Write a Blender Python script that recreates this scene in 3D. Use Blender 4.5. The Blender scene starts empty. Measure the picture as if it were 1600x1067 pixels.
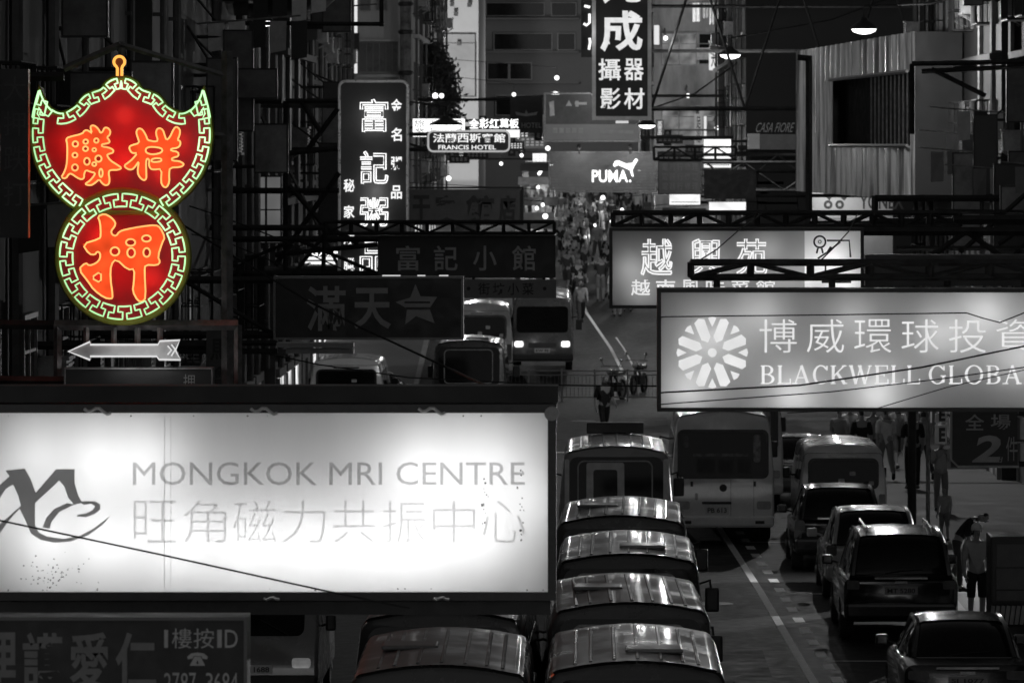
import bpy, bmesh, math, random
from mathutils import Vector, Matrix
from mathutils.geometry import tessellate_polygon, interpolate_bezier
rnd = random.Random(7)
R = math.radians
SC = bpy.context.scene
COL = SC.collection

# ------------------------------------------------------------------ camera, world, exposure
F = 8000.0          # focal length in photo pixels (photo is 1600 wide)
H = 7.9             # camera height: standing on a footbridge over the street
VX, VY = 922.0, 225.0
cam = bpy.data.cameras.new("camera"); camo = bpy.data.objects.new("camera", cam); COL.objects.link(camo)
cam.sensor_width = 36.0; cam.lens = 36.0 * F / 1600.0
camo.location = (0, 0, H); camo.rotation_euler = (R(90), 0, 0)
cam.shift_x = -(VX - 800.0) / 1600.0
cam.shift_y = -(533.5 - VY) / 1600.0
cam.clip_start = 1.0; cam.clip_end = 3000.0
cam.dof.use_dof = True; cam.dof.focus_distance = 62.0; cam.dof.aperture_fstop = 7.1
SC.camera = camo
w = bpy.data.worlds.new("World"); SC.world = w; w.use_nodes = True
nt = w.node_tree; bg = nt.nodes["Background"]
sky = nt.nodes.new("ShaderNodeTexSky"); sky.sky_type = 'NISHITA'; sky.sun_disc = False
sky.sun_elevation = R(1.6); sky.sun_rotation = R(184)
bw = nt.nodes.new("ShaderNodeRGBToBW")
nt.links.new(sky.outputs[0], bw.inputs[0]); nt.links.new(bw.outputs[0], bg.inputs[0])
bg.inputs[1].default_value = 0.10
SC.view_settings.view_transform = 'Standard'; SC.view_settings.look = 'None'
SC.view_settings.exposure = 0.0; SC.view_settings.gamma = 1.0
SC.cycles.use_denoising = True
SC.cycles.max_bounces = 5; SC.cycles.diffuse_bounces = 3; SC.cycles.glossy_bounces = 3
SC.cycles.transparent_max_bounces = 8
SC.cycles.sample_clamp_indirect = 3.0
SC.cycles.caustics_reflective = False; SC.cycles.caustics_refractive = False

def P(px, py, d):
    return Vector(((px - VX) * d / F, d, H - (py - VY) * d / F))
def gz(d):
    return min(4.5, max(0.0, 0.06 * (d - 165.0)))

# ------------------------------------------------------------------ materials
MATS = {}
def mat(name, c, rough=0.6, metal=0.0, var=0.25, scale=3.0, bump=0.0, coat=0.0, emit=0.0, stretch=None, detail=4.0, rvar=0.2, spec=.5, sharp=.2):
    if name in MATS: return MATS[name]
    m = bpy.data.materials.new(name); m.use_nodes = True; t = m.node_tree; b = t.nodes["Principled BSDF"]
    if not isinstance(c, tuple): c = (c, c, c)
    b.inputs['Roughness'].default_value = rough; b.inputs['Metallic'].default_value = metal
    b.inputs['Specular IOR Level'].default_value = spec
    b.inputs['Coat Weight'].default_value = coat; b.inputs['Coat Roughness'].default_value = 0.08
    tc = t.nodes.new("ShaderNodeTexCoord"); mp = t.nodes.new("ShaderNodeMapping")
    if stretch: mp.inputs['Scale'].default_value = stretch
    nz = t.nodes.new("ShaderNodeTexNoise"); nz.inputs['Scale'].default_value = scale; nz.inputs['Detail'].default_value = detail
    oi = t.nodes.new("ShaderNodeObjectInfo"); ml = t.nodes.new("ShaderNodeMath"); ml.operation = 'MULTIPLY'; ml.inputs[1].default_value = 60.0
    t.links.new(oi.outputs['Random'], ml.inputs[0]); t.links.new(ml.outputs[0], mp.inputs['Location'])   # every copy gets its own dirt
    nz.inputs['Roughness'].default_value = 0.65
    t.links.new(tc.outputs['Object'], mp.inputs[0]); t.links.new(mp.outputs[0], nz.inputs[0])
    cr = t.nodes.new("ShaderNodeValToRGB")
    lo = [x * (1 - var) for x in c]; hi = [min(1, x * (1 + var)) for x in c]
    cr.color_ramp.elements[0].position = .5-sharp; cr.color_ramp.elements[1].position = .5+sharp
    cr.color_ramp.elements[0].color = (*lo, 1); cr.color_ramp.elements[1].color = (*hi, 1)
    t.links.new(nz.outputs[0], cr.inputs[0]); t.links.new(cr.outputs[0], b.inputs['Base Color'])
    mr = t.nodes.new("ShaderNodeMapRange")
    mr.inputs[1].default_value = .5-sharp; mr.inputs[2].default_value = .5+sharp
    mr.inputs[3].default_value = max(0.03, rough - rvar * rough); mr.inputs[4].default_value = min(1, rough + rvar * rough)
    t.links.new(nz.outputs[0], mr.inputs[0]); t.links.new(mr.outputs[0], b.inputs['Roughness'])
    if bump:
        bp = t.nodes.new("ShaderNodeBump"); bp.inputs['Strength'].default_value = bump; bp.inputs['Distance'].default_value = 0.02
        t.links.new(nz.outputs[0], bp.inputs['Height']); t.links.new(bp.outputs[0], b.inputs['Normal'])
    if emit:
        b.inputs['Emission Color'].default_value = (*c, 1); b.inputs['Emission Strength'].default_value = emit
    MATS[name] = m
    return m
def glow(name, c, strength, var=0.0, scale=4.0):
    """a lit lamp, tube or backlit letter, or a face made to glow"""
    if name in MATS: return MATS[name]
    m = bpy.data.materials.new(name); m.use_nodes = True; t = m.node_tree; t.nodes.remove(t.nodes["Principled BSDF"])
    e = t.nodes.new("ShaderNodeEmission"); out = t.nodes["Material Output"]
    if not isinstance(c, tuple): c = (c, c, c)
    e.inputs[0].default_value = (*c, 1); e.inputs[1].default_value = strength
    if var:
        tc = t.nodes.new("ShaderNodeTexCoord"); nz = t.nodes.new("ShaderNodeTexNoise"); nz.inputs['Scale'].default_value = scale
        mr = t.nodes.new("ShaderNodeMapRange"); mr.inputs[1].default_value = 0.3; mr.inputs[2].default_value = 0.7
        mr.inputs[3].default_value = strength * (1 - var); mr.inputs[4].default_value = strength * (1 + var)
        t.links.new(tc.outputs['Object'], nz.inputs[0]); t.links.new(nz.outputs[0], mr.inputs[0]); t.links.new(mr.outputs[0], e.inputs[1])
    t.links.new(e.outputs[0], out.inputs[0]); MATS[name] = m
    return m
def acrylic(name, c, var=0.08, scale=2.0, stretch=None, spots=False):
    """translucent sign face lit from the lamps inside its box"""
    if name in MATS: return MATS[name]
    m = bpy.data.materials.new(name); m.use_nodes = True; t = m.node_tree; t.nodes.remove(t.nodes["Principled BSDF"])
    out = t.nodes["Material Output"]
    tr = t.nodes.new("ShaderNodeBsdfTranslucent"); df = t.nodes.new("ShaderNodeBsdfDiffuse"); mx = t.nodes.new("ShaderNodeMixShader")
    tc = t.nodes.new("ShaderNodeTexCoord"); mp = t.nodes.new("ShaderNodeMapping")
    if stretch: mp.inputs['Scale'].default_value = stretch
    nz = t.nodes.new("ShaderNodeTexNoise"); nz.inputs['Scale'].default_value = scale; nz.inputs['Detail'].default_value = 6
    cr = t.nodes.new("ShaderNodeValToRGB"); cr.color_ramp.elements[0].position = .3; cr.color_ramp.elements[1].position = .7
    for k, s in ((0, 1 - var), (1, 1 + var)):
        g = min(.95, c * s); cr.color_ramp.elements[k].color = (g, g, g, 1)
    t.links.new(tc.outputs['Object'], mp.inputs[0]); t.links.new(mp.outputs[0], nz.inputs[0]); t.links.new(nz.outputs[0], cr.inputs[0])
    src = cr.outputs[0]
    if spots:
        n2 = t.nodes.new("ShaderNodeTexNoise"); n2.inputs['Scale'].default_value = 26; n2.inputs['Detail'].default_value = 3
        n3 = t.nodes.new("ShaderNodeTexNoise"); n3.inputs['Scale'].default_value = 1.3; n3.inputs['Detail'].default_value = 1
        ad = t.nodes.new("ShaderNodeMath"); ad.operation = 'MULTIPLY'
        t.links.new(tc.outputs['Object'], n2.inputs[0]); t.links.new(tc.outputs['Object'], n3.inputs[0])
        t.links.new(n2.outputs[0], ad.inputs[0]); t.links.new(n3.outputs[0], ad.inputs[1])
        c2 = t.nodes.new("ShaderNodeValToRGB"); c2.color_ramp.elements[0].position = .40; c2.color_ramp.elements[1].position = .46
        c2.color_ramp.elements[0].color = (1, 1, 1, 1); c2.color_ramp.elements[1].color = (.35, .35, .35, 1)
        mm = t.nodes.new("ShaderNodeMix"); mm.data_type = 'RGBA'; mm.blend_type = 'MULTIPLY'; mm.inputs[0].default_value = 1
        t.links.new(ad.outputs[0], c2.inputs[0]); t.links.new(cr.outputs[0], mm.inputs[6]); t.links.new(c2.outputs[0], mm.inputs[7])
        src = mm.outputs[2]
    t.links.new(src, tr.inputs[0]); t.links.new(src, df.inputs[0])
    mx.inputs[0].default_value = 0.25
    t.links.new(tr.outputs[0], mx.inputs[1]); t.links.new(df.outputs[0], mx.inputs[2]); t.links.new(mx.outputs[0], out.inputs[0])
    MATS[name] = m
    return m

steel_dark = mat('dark_painted_steel', 0.035, 0.55, 0.3, 0.5, 6, rvar=.3)
steel_grey = mat('grey_galvanised_steel', 0.22, 0.5, 0.6, 0.4, 8, rvar=.3)
steel_pale = mat('pale_sign_frame', 0.40, 0.45, 0.2, 0.35, 8)
black_board = mat('black_sign_board', 0.012, 0.5, 0, 0.4, 5)
rubber = mat('tyre_rubber', 0.02, 0.85, 0, 0.3, 10)
rim_m = mat('wheel_rim', 0.35, 0.35, 0.8, 0.2, 8)
glass_dark = mat('dark_glass', 0.008, 0.05, 0, 0.3, 3, spec=.15)
concrete = mat('stained_concrete', 0.09, 0.85, 0, 0.45, 0.9, 0.4, detail=8)
dark_wall = mat('sooty_render', 0.036, 0.9, 0, 0.5, 0.7, 0.4, detail=8, stretch=(1, 1, .25))
plaster = mat('pale_plaster', 0.42, 0.85, 0, 0.25, 0.6, 0.2, detail=8, stretch=(1, 1, .3))

# ------------------------------------------------------------------ mesh builder
ORG = {}
class MB:
    def __init__(s): s.v = []; s.f = []
    def poly(s, pts):
        i = len(s.v); s.v += [Vector(p) for p in pts]; s.f.append(list(range(i, i + len(pts))))
    def box(s, x0, x1, y0, y1, z0, z1):
        i = len(s.v)
        s.v += [Vector(p) for p in ((x0,y0,z0),(x1,y0,z0),(x1,y1,z0),(x0,y1,z0),(x0,y0,z1),(x1,y0,z1),(x1,y1,z1),(x0,y1,z1))]
        s.f += [[i+a for a in q] for q in ((0,3,2,1),(4,5,6,7),(0,1,5,4),(1,2,6,5),(2,3,7,6),(3,0,4,7))]
    def pbox(s, px0, py0, px1, py1, d, t0=0.0, t1=0.05):
        """box whose front outline is given in photo pixels at distance d, from y=d+t0 to d+t1"""
        a = P(px0, py1, d); b = P(px1, py0, d); s.box(a.x, b.x, d + t0, d + t1, a.z, b.z)
    def tube(s, pts, r, n=6, closed=False):
        pts = [Vector(p) for p in pts]; m = len(pts)
        if m < 2: return
        base = len(s.v); prevn = None
        for k, p in enumerate(pts):
            if closed: t = pts[(k+1) % m] - pts[k-1]
            else: t = pts[min(k+1, m-1)] - pts[max(k-1, 0)]
            if t.length < 1e-9: t = Vector((0,0,1))
            t.normalize()
            if prevn is None:
                a = Vector((0,1,0)) if abs(t.y) < .9 else Vector((1,0,0))
                nn = t.cross(a).normalized()
            else:
                nn = prevn - t * prevn.dot(t)
                nn = nn.normalized() if nn.length > 1e-6 else t.orthogonal().normalized()
            prevn = nn; bb = t.cross(nn)
            rr = r[k] if isinstance(r, (list, tuple)) else r
            for j in range(n):
                a = 2*math.pi*j/n; s.v.append(p + nn*(rr*math.cos(a)) + bb*(rr*math.sin(a)))
        for k in range(m if closed else m-1):
            k2 = (k+1) % m
            for j in range(n):
                j2 = (j+1) % n; s.f.append([base+k*n+j, base+k*n+j2, base+k2*n+j2, base+k2*n+j])
        if not closed:
            s.f.append([base+j for j in range(n-1, -1, -1)]); s.f.append([base+(m-1)*n+j for j in range(n)])
    def bar(s, a, b, t): s.tube([a, b], t*0.7071, 4)
    def prism(s, loops, y0, y1, sides=True, back=True):
        """loops: outer outline (+ holes) in x,z; extruded from y0 (front) to y1"""
        vs = [[Vector((p[0], p[1], 0)) for p in l] for l in loops]
        tri = tessellate_polygon(vs); flat = [p for l in loops for p in l]
        for y, on in ((y0, True), (y1, back)):
            if not on: continue
            i = len(s.v); s.v += [Vector((p[0], y, p[1])) for p in flat]
            s.f += [[i+a for a in q] for q in tri]
        if sides and y0 != y1:
            for l in loops:
                m = len(l)
                for k in range(m):
                    a, b = l[k], l[(k+1) % m]
                    s.poly([(a[0],y0,a[1]),(b[0],y0,b[1]),(b[0],y1,b[1]),(a[0],y1,a[1])])
    def rings(s, rings, cap0=True, cap1=True, strip=False):
        n = len(rings[0]); base = len(s.v)
        for r in rings: s.v += [Vector(p) for p in r]
        for k in range(len(rings)-1):
            for j in range(n):
                j2 = (j+1) % n; s.f.append([base+k*n+j, base+k*n+j2, base+(k+1)*n+j2, base+(k+1)*n+j])
        for on, off, rev in ((cap0, 0, True), (cap1, (len(rings)-1)*n, False)):
            if not on: continue
            if strip:      # ring symmetric: point i pairs with n-1-i
                for j in range(n//2 - 1):
                    q = [base+off+j, base+off+j+1, base+off+n-2-j, base+off+n-1-j]; s.f.append(q[::-1] if not rev else q)
            else:
                q = [base+off+j for j in range(n)]; s.f.append(q[::-1] if rev else q)
    def lathe(s, prof, n=16, c=(0,0,0), axis='z'):
        rs = []
        for r, z in prof:
            ring = []
            for j in range(n):
                a = 2*math.pi*j/n; x, y = r*math.cos(a), r*math.sin(a)
                p = (x, y, z) if axis == 'z' else ((z, x, y) if axis == 'x' else (x, z, y))
                ring.append((p[0]+c[0], p[1]+c[1], p[2]+c[2]))
            rs.append(ring)
        s.rings(rs)
    def sphere(s, c, r, nu=10, nv=7, sq=(1,1,1)):
        rs = []
        for i in range(nv+1):
            th = math.pi*i/nv; q = max(0.02, math.sin(th))
            rs.append([(c[0]+r*sq[0]*q*math.cos(2*math.pi*j/nu), c[1]+r*sq[1]*q*math.sin(2*math.pi*j/nu), c[2]+r*sq[2]*math.cos(th)) for j in range(nu)])
        s.rings(rs)
    def build(s, name, m, parent=None, smooth=False, local=False, bevel=0.0, recalc=True):
        me = bpy.data.meshes.new(name); o = Vector((0,0,0))
        if parent is not None and not local: o = ORG.get(parent, Vector((0,0,0)))
        me.from_pydata([tuple(v - o) for v in s.v], [], s.f); me.materials.append(m)
        if recalc or bevel:
            b = bmesh.new(); b.from_mesh(me)
            if bevel:
                bmesh.ops.remove_doubles(b, verts=b.verts, dist=1e-5)
                eg = [e for e in b.edges if len(e.link_faces) == 2 and e.calc_face_angle(0) > .6]
                bmesh.ops.bevel(b, geom=eg, offset=bevel, segments=2, affect='EDGES', profile=.6)
            bmesh.ops.recalc_face_normals(b, faces=b.faces); b.to_mesh(me); b.free()
        if smooth: me.shade_smooth(); me.set_sharp_from_angle(angle=R(38))
        ob = bpy.data.objects.new(name, me); COL.objects.link(ob)
        if parent is not None: ob.parent = parent
        ORG[ob] = o if not local else Vector((0,0,0))
        return ob

def tag(o, label=None, cat=None, group=None, kind=None):
    if label: o['label'] = label
    if cat: o['category'] = cat
    if group: o['group'] = group
    if kind: o['kind'] = kind
    return o
def thing(name, label, cat, loc=(0,0,0), rz=0.0, group=None):
    o = bpy.data.objects.new(name, None); COL.objects.link(o); o.location = loc; o.rotation_euler = (0,0,rz)
    o.empty_display_size = .2; ORG[o] = Vector(loc); return tag(o, label, cat, group)
def dup(root, loc, rz=0.0, label=None, group=None):
    r = root.copy(); COL.objects.link(r); r.location = loc; r.rotation_euler = (0,0,rz)
    if label: r['label'] = label
    if group: r['group'] = group
    for ch in list(root.children):
        c = ch.copy(); COL.objects.link(c); c.parent = r
        for g in list(ch.children):
            e = g.copy(); COL.objects.link(e); e.parent = c
    return r
def point(name, loc, energy, parent=None, radius=0.06, typ='POINT', spot=None):
    l = bpy.data.lights.new(name, typ); l.energy = energy
    l.shadow_soft_size = radius
    o = bpy.data.objects.new(name, l); COL.objects.link(o)
    if spot: l.spot_size = R(spot); l.spot_blend = .6
    o.location = Vector(loc) - (ORG.get(parent, Vector((0,0,0))) if parent else Vector((0,0,0)))
    if parent: o.parent = parent
    return o

# ------------------------------------------------------------------ lettering (built-in font only)
_gc = {}
def glyph(ch, bold=0.0):
    k = (ch, bold)
    if k in _gc: return _gc[k]
    c = bpy.data.curves.new('lettering_font', 'FONT'); c.body = ch; c.resolution_u = 3; c.offset = bold
    o = bpy.data.objects.new('lettering_font', c); COL.objects.link(o)
    dg = bpy.context.evaluated_depsgraph_get(); dg.update()
    me = bpy.data.meshes.new_from_object(o.evaluated_get(dg))
    vs = [(v.co.x, v.co.y) for v in me.vertices]; fs = [list(p.vertices) for p in me.polygons]
    c.offset = 0; dg.update()
    cv = o.to_curve(dg); loops = []
    for sp in cv.splines:
        b = sp.bezier_points; n = len(b); l = []
        for i in range(n):
            p, q = b[i], b[(i+1) % n]
            st = (p.handle_right - p.co).length + (q.handle_left - q.co).length
            straight = abs((p.handle_right - p.co).cross(q.co - p.co).length) < 1e-5 and abs((q.handle_left - q.co).cross(q.co - p.co).length) < 1e-5
            if straight: l.append((p.co.x, p.co.y))
            else: l += [(t.x, t.y) for t in interpolate_bezier(p.co, p.handle_right, q.handle_left, q.co, 4)[:-1]]
        loops.append(l)
    o.to_curve_clear(); bpy.data.meshes.remove(me)
    bpy.data.objects.remove(o); bpy.data.curves.remove(c)
    xs = [v[0] for v in vs] or [0]; ys = [v[1] for v in vs] or [0]
    _gc[k] = (vs, fs, loops, (min(xs), max(xs), min(ys), max(ys)))
    return _gc[k]
def put(mb, ch, x0, y0, x1, y1, d, bold=0.0, neon=0.0, fit=True, off=0.0, n=4, fill=True, slant=0.0):
    """one glyph string into a pixel box at distance d (front plane y = d - off)"""
    vs, fs, loops, bb = glyph(ch, bold)
    if not vs: return
    bw, bh = max(1e-4, bb[1]-bb[0]), max(1e-4, bb[3]-bb[2])
    if fit: sx, sy = (x1-x0)/bw, (y1-y0)/bh
    else:
        sx = sy = min((x1-x0)/bw, (y1-y0)/bh)
    cx, cy = (x0+x1)/2, (y0+y1)/2
    def tr(p):
        yy = (p[1]-(bb[2]+bb[3])/2)*sy
        q = P(cx + (p[0]-(bb[0]+bb[1])/2)*sx + slant*yy, cy - yy, d); q.y = d - off; return q
    if fill:
        i = len(mb.v); mb.v += [tr(p) for p in vs]; mb.f += [[i+a for a in q] for q in fs]
    if neon:
        for l in loops: mb.tube([tr(p) for p in l], neon, n, closed=True)
def row(mb, s, x0, y0, x1, y1, d, gap=0.12, vertical=False, **k):
    n = len(s)
    for i, ch in enumerate(s):
        if ch == ' ': continue
        if vertical:
            h = (y1-y0)/n; put(mb, ch, x0, y0+i*h+h*gap/2, x1, y0+(i+1)*h-h*gap/2, d, **k)
        else:
            wd = (x1-x0)/n; put(mb, ch, x0+i*wd+wd*gap/2, y0, x0+(i+1)*wd-wd*gap/2, y1, d, **k)
def rrect(x0, z0, x1, z1, r, n=4):
    o = []
    for cx, cz, a0 in ((x1-r, z1-r, 0), (x0+r, z1-r, 90), (x0+r, z0+r, 180), (x1-r, z0+r, 270)):
        for k in range(n+1):
            a = R(a0 + 90*k/n); o.append((cx + r*math.cos(a), cz + r*math.sin(a)))
    return o
def frame_bars(mb, x0, y0, x1, y1, d, t, depth):
    """four butted bars round a pixel box, t pixels wide"""
    mb.pbox(x0, y0, x1, y0+t, d, 0, depth); mb.pbox(x0, y1-t, x1, y1, d, 0, depth)
    mb.pbox(x0, y0+t, x0+t, y1-t, d, 0, depth); mb.pbox(x1-t, y0+t, x1, y1-t, d, 0, depth)
def truss(mb, x0, x1, y0, y1, d, cell, t=0.05, depth=0.35):
    """a lattice girder across the street, pixel extents"""
    n = max(1, round((x1-x0)/cell))
    for dd in (d, d+depth):
        for yy in (y0, y1): mb.bar(P(x0,yy,d)+Vector((0,dd-d,0)), P(x1,yy,d)+Vector((0,dd-d,0)), t)
        for k in range(n+1):
            x = x0+(x1-x0)*k/n
            mb.bar(P(x,y0,d)+Vector((0,dd-d,0)), P(x,y1,d)+Vector((0,dd-d,0)), t)
            if k < n:
                xn = x0+(x1-x0)*(k+1)/n; a, b = (y1, y0) if k % 2 == 0 else (y0, y1)
                mb.bar(P(x,a,d)+Vector((0,dd-d,0)), P(xn,b,d)+Vector((0,dd-d,0)), t*.7)
    for k in range(n+1):
        x = x0+(x1-x0)*k/n
        for yy in (y0, y1): mb.bar(P(x,yy,d), P(x,yy,d)+Vector((0,depth,0)), t*.7)
# ------------------------------------------------------------------ the setting: road, pavements, markings
asphalt = mat('worn_asphalt', 0.034, 0.66, 0, 0.28, 5.0, 0.3, detail=10, rvar=.2, spec=.2)
paving = mat('concrete_paving', 0.08, 0.75, 0, 0.35, 1.5, 0.3, detail=8)
kerb_m = mat('kerb_stone', 0.22, 0.8, 0, 0.3, 2)
paint = mat('worn_road_paint', 0.80, 0.7, 0, 0.2, 5, detail=9)
YS = [-60, 0, 30, 60, 90, 120, 132, 140, 152, 165, 166, 175, 185, 195, 210, 225, 239, 240, 300, 340, 400]
def gzc(y): return gz(min(y, 400))
m = MB()
ys = YS + [700, 2600]
for a, b in zip(ys, ys[1:]):
    m.poly([(-900, a, gzc(a)), (900, a, gzc(a)), (900, b, gzc(b)), (-900, b, gzc(b))])
tag(m.build('road', asphalt), kind='structure')
def lin(tab, y):
    for (a, u), (b, v) in zip(tab, tab[1:]):
        if y <= b: return u + (v-u)*max(0, (y-a))/(b-a)
    return tab[-1][1]
KR = [(-60, 6.1), (140, 6.1), (152, 4.3), (260, 1.9), (340, 1.2), (400, 1.2)]
KL = [(-60, -5.4), (150, -5.4), (260, -6.4), (400, -7.2)]
def pavement(name, tab, xo, y0, y1):
    st = sorted(set([y0, y1] + [y for y in YS if y0 < y < y1])); s = 1 if xo > 0 else -1
    m = MB(); k = MB()
    for a, b in zip(st, st[1:]):
        xa, xb = lin(tab, a), lin(tab, b); za, zb = gzc(a)+.14, gzc(b)+.14
        m.poly([(xa+.16*s, a, za), (xo, a, za), (xo, b, zb), (xb+.16*s, b, zb)])
        k.poly([(xa, a, za), (xa+.16*s, a, za), (xb+.16*s, b, zb), (xb, b, zb)])
        k.poly([(xa, a, za-.2), (xa, a, za), (xb, b, zb), (xb, b, zb-.2)])
    for y in (y0, y1):
        x = lin(tab, y); z = gzc(y)+.14; k.poly([(x, y, z-.2), (xo, y, z-.2), (xo, y, z), (x, y, z)])
    tag(m.build(name, paving), kind='structure'); tag(k.build('kerb', kerb_m), kind='structure')
pavement('pavement_right', KR, 14, -50, 132); pavement('pavement_right_far', KR, 14, 152, 398)
pavement('pavement_left', KL, -14, -50, 126); pavement('pavement_left_far', KL, -14, 152, 398)
m = MB()
LN = [(40, 3.75), (70, 3.38), (92, 2.98), (112, 2.5)]
def strip(m, tab, y0, y1, wd, z, step=6.0):
    n = max(1, int((y1-y0)/step))
    for i in range(n):
        a, b = y0+(y1-y0)*i/n, y0+(y1-y0)*(i+1)/n
        xa, xb = lin(tab, a), lin(tab, b)
        m.poly([(xa-wd/2, a, gzc(a)+z), (xa+wd/2, a, gzc(a)+z), (xb+wd/2, b, gzc(b)+z), (xb-wd/2, b, gzc(b)+z)])
strip(m, LN, 46, 128, .13, .004)
LF = [(158, 1.85), (170, 1.1), (178, .73), (192, -.17), (205, -.55), (260, -1.2)]
strip(m, LF, 166, 195, .11, .006, 2.0); strip(m, [(a, x+.45) for a, x in LF], 166, 182, .06, .006, 2.0)
LD = [(a, x+.36) for a, x in LN]
y = 58.0
while y < 128:
    strip(m, LD, y, y+.85, .17, .004); y += 1.9
for yy in (66.5, 78.2, 89.9, 101.6):       # parking bay cross marks
    x = lin(LD, yy); m.poly([(x, yy, .004), (6.0, yy, .004), (6.0, yy+.12, .004), (x, yy+.12, .004)])
m.poly([(-5.3, 131, .004), (2.2, 131, .004), (2.2, 131.4, .004), (-5.3, 131.4, .004)])
tag(m.build('road_markings', paint), kind='structure')
m = MB(); r_ = random.Random(4)
for x0, y0, w_, l_ in ((1.7, 60, 1.0, 9), (1.9, 76, .8, 4), (-.6, 90, 1.6, 6), (2.2, 96, .9, 7), (-3.4, 104, 1.2, 10), (3.6, 72, 1.4, 3), (4.3, 91, 1.2, 2.2), (-1.5, 134, 3.5, 3), (1.0, 142, 1.2, 6)):
    m.poly([(x0+r_.uniform(-.05, .05), y0, .002), (x0+w_, y0+r_.uniform(-.1, .1), .002), (x0+w_+r_.uniform(-.05, .05), y0+l_, .002), (x0, y0+l_, .002)])
tag(m.build('road_patches', mat('fresh_asphalt_patch', .024, .65, 0, .3, 2, .4, spec=.15)), kind='structure')
m = MB()
for k in range(18):
    x, y, s_ = r_.uniform(1.4, 5.8), r_.uniform(56, 120), r_.uniform(.08, .3)
    m.poly([(x+s_*r_.uniform(.6, 1.2)*math.cos(6.283*q/9), y+1.6*s_*r_.uniform(.6, 1.2)*math.sin(6.283*q/9), .0028+.00002*k) for q in range(9)])
tag(m.build('oil_stains', mat('oil_stain', .018, .65, 0, .3, 5, spec=.15)), kind='structure')
for x, y in ((2.0, 68.5), (2.1, 88), (-.2, 146)):
    c_ = MB(); c_.lathe([(.02, .010), (.28, .010), (.30, .008), (.36, .008), (.37, .003)], 20, (x, y, 0)); tag(c_.build('manhole_cover', mat('cast_iron', .05, .45, .7, .4, 12, .6)), ('iron manhole cover in the open lane left of the white line, near the bottom', 'iron manhole cover in the open lane behind the cream coach', 'iron manhole cover in the cross street by the lone walker')[(68.5, 88, 146).index(y)], 'manhole cover')

# ------------------------------------------------------------------ buildings along both sides
win_frame = mat('window_frame', 0.16, 0.5, 0.5, 0.3, 4)
ac_m = mat('air_conditioner_case', 0.30, 0.6, 0.1, 0.45, 3)
pipe_m = mat('drain_pipe', 0.08, 0.5, 0.2, 0.4, 3)
lit_window = glow('lit_window', 0.75, 0.22, .8, 1.3)
shop_glow = glow('lit_shop_interior', 0.9, 1.0, .8, 1.1)
shop_dim = glow('dim_shop_interior', 0.6, 0.10, .8, 1.1)
shutter = mat('roller_shutter', 0.16, 0.5, 0.5, 0.4, 2, stretch=(.2, .2, 9))
def win_mesh(w_, h_):
    f = MB()   # facing -y in local coords, origin at the sill centre
    f.box(-w_/2-.06, w_/2+.06, -.10, .0, -.08, 0); f.box(-w_/2-.06, w_/2+.06, -.08, .0, h_, h_+.07)
    f.box(-w_/2-.06, -w_/2, -.07, 0, 0, h_); f.box(w_/2, w_/2+.06, -.07, 0, 0, h_); f.box(-.025, .025, -.06, 0, 0, h_)
    f.box(-w_/2, -.025, -.055, 0, h_*.66, h_*.66+.04); f.box(.025, w_/2, -.055, 0, h_*.66, h_*.66+.04)
    p = MB(); p.box(-w_/2+.004, w_/2-.004, -.03, -.02, .004, h_-.004)
    return f, p
def ac_mesh():
    f = MB(); f.box(-.4, .4, -.42, -.03, 0, .5); f.box(-.42, .42, -.46, -.42, -.02, .03); f.box(-.42, .42, -.46, -.42, .47, .52)
    for k in range(6): f.box(-.36, .36, -.445, -.42, .07+k*.065, .10+k*.065)
    f.tube([(-.34, -.40, -.01), (-.34, -.02, -.24)], .015, 4); f.tube([(.34, -.40, -.01), (.34, -.02, -.24)], .015, 4)
    return f
def cage_mesh(w_, h_):
    f = MB()
    for z in (0, h_*.33, h_*.66, h_):
        f.tube([(-w_/2, 0, z), (-w_/2, -.5, z), (w_/2, -.5, z), (w_/2, 0, z)], .016, 4)
    n = 9
    for k in range(n): x = -w_/2 + w_*k/(n-1); f.tube([(x, -.5, 0), (x, -.5, h_)], .012, 4)
    for k in range(1, 4): f.tube([(-w_/2, -.5*k/4, 0), (-w_/2, -.5*k/4, h_)], .012, 4); f.tube([(w_/2, -.5*k/4, 0), (w_/2, -.5*k/4, h_)], .012, 4)
    f.box(-w_/2, w_/2, -.5, 0, -.03, -.01)
    return f
_wf, _wp = win_mesh(1.5, 1.35); _ac = ac_mesh(); _cg = cage_mesh(1.7, 1.5)
PROTO = {}
def inst(key, mb, m, name, parent, loc, rz):
    """a part that shares its mesh with the other copies"""
    if key not in PROTO:
        o = mb.build(name, m, None, local=True); PROTO[key] = o.data; ob = o
    else:
        ob = bpy.data.objects.new(name, PROTO[key]); COL.objects.link(ob)
    ob.parent = parent; ob.location = loc; ob.rotation_euler = (0, 0, rz); return ob
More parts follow.
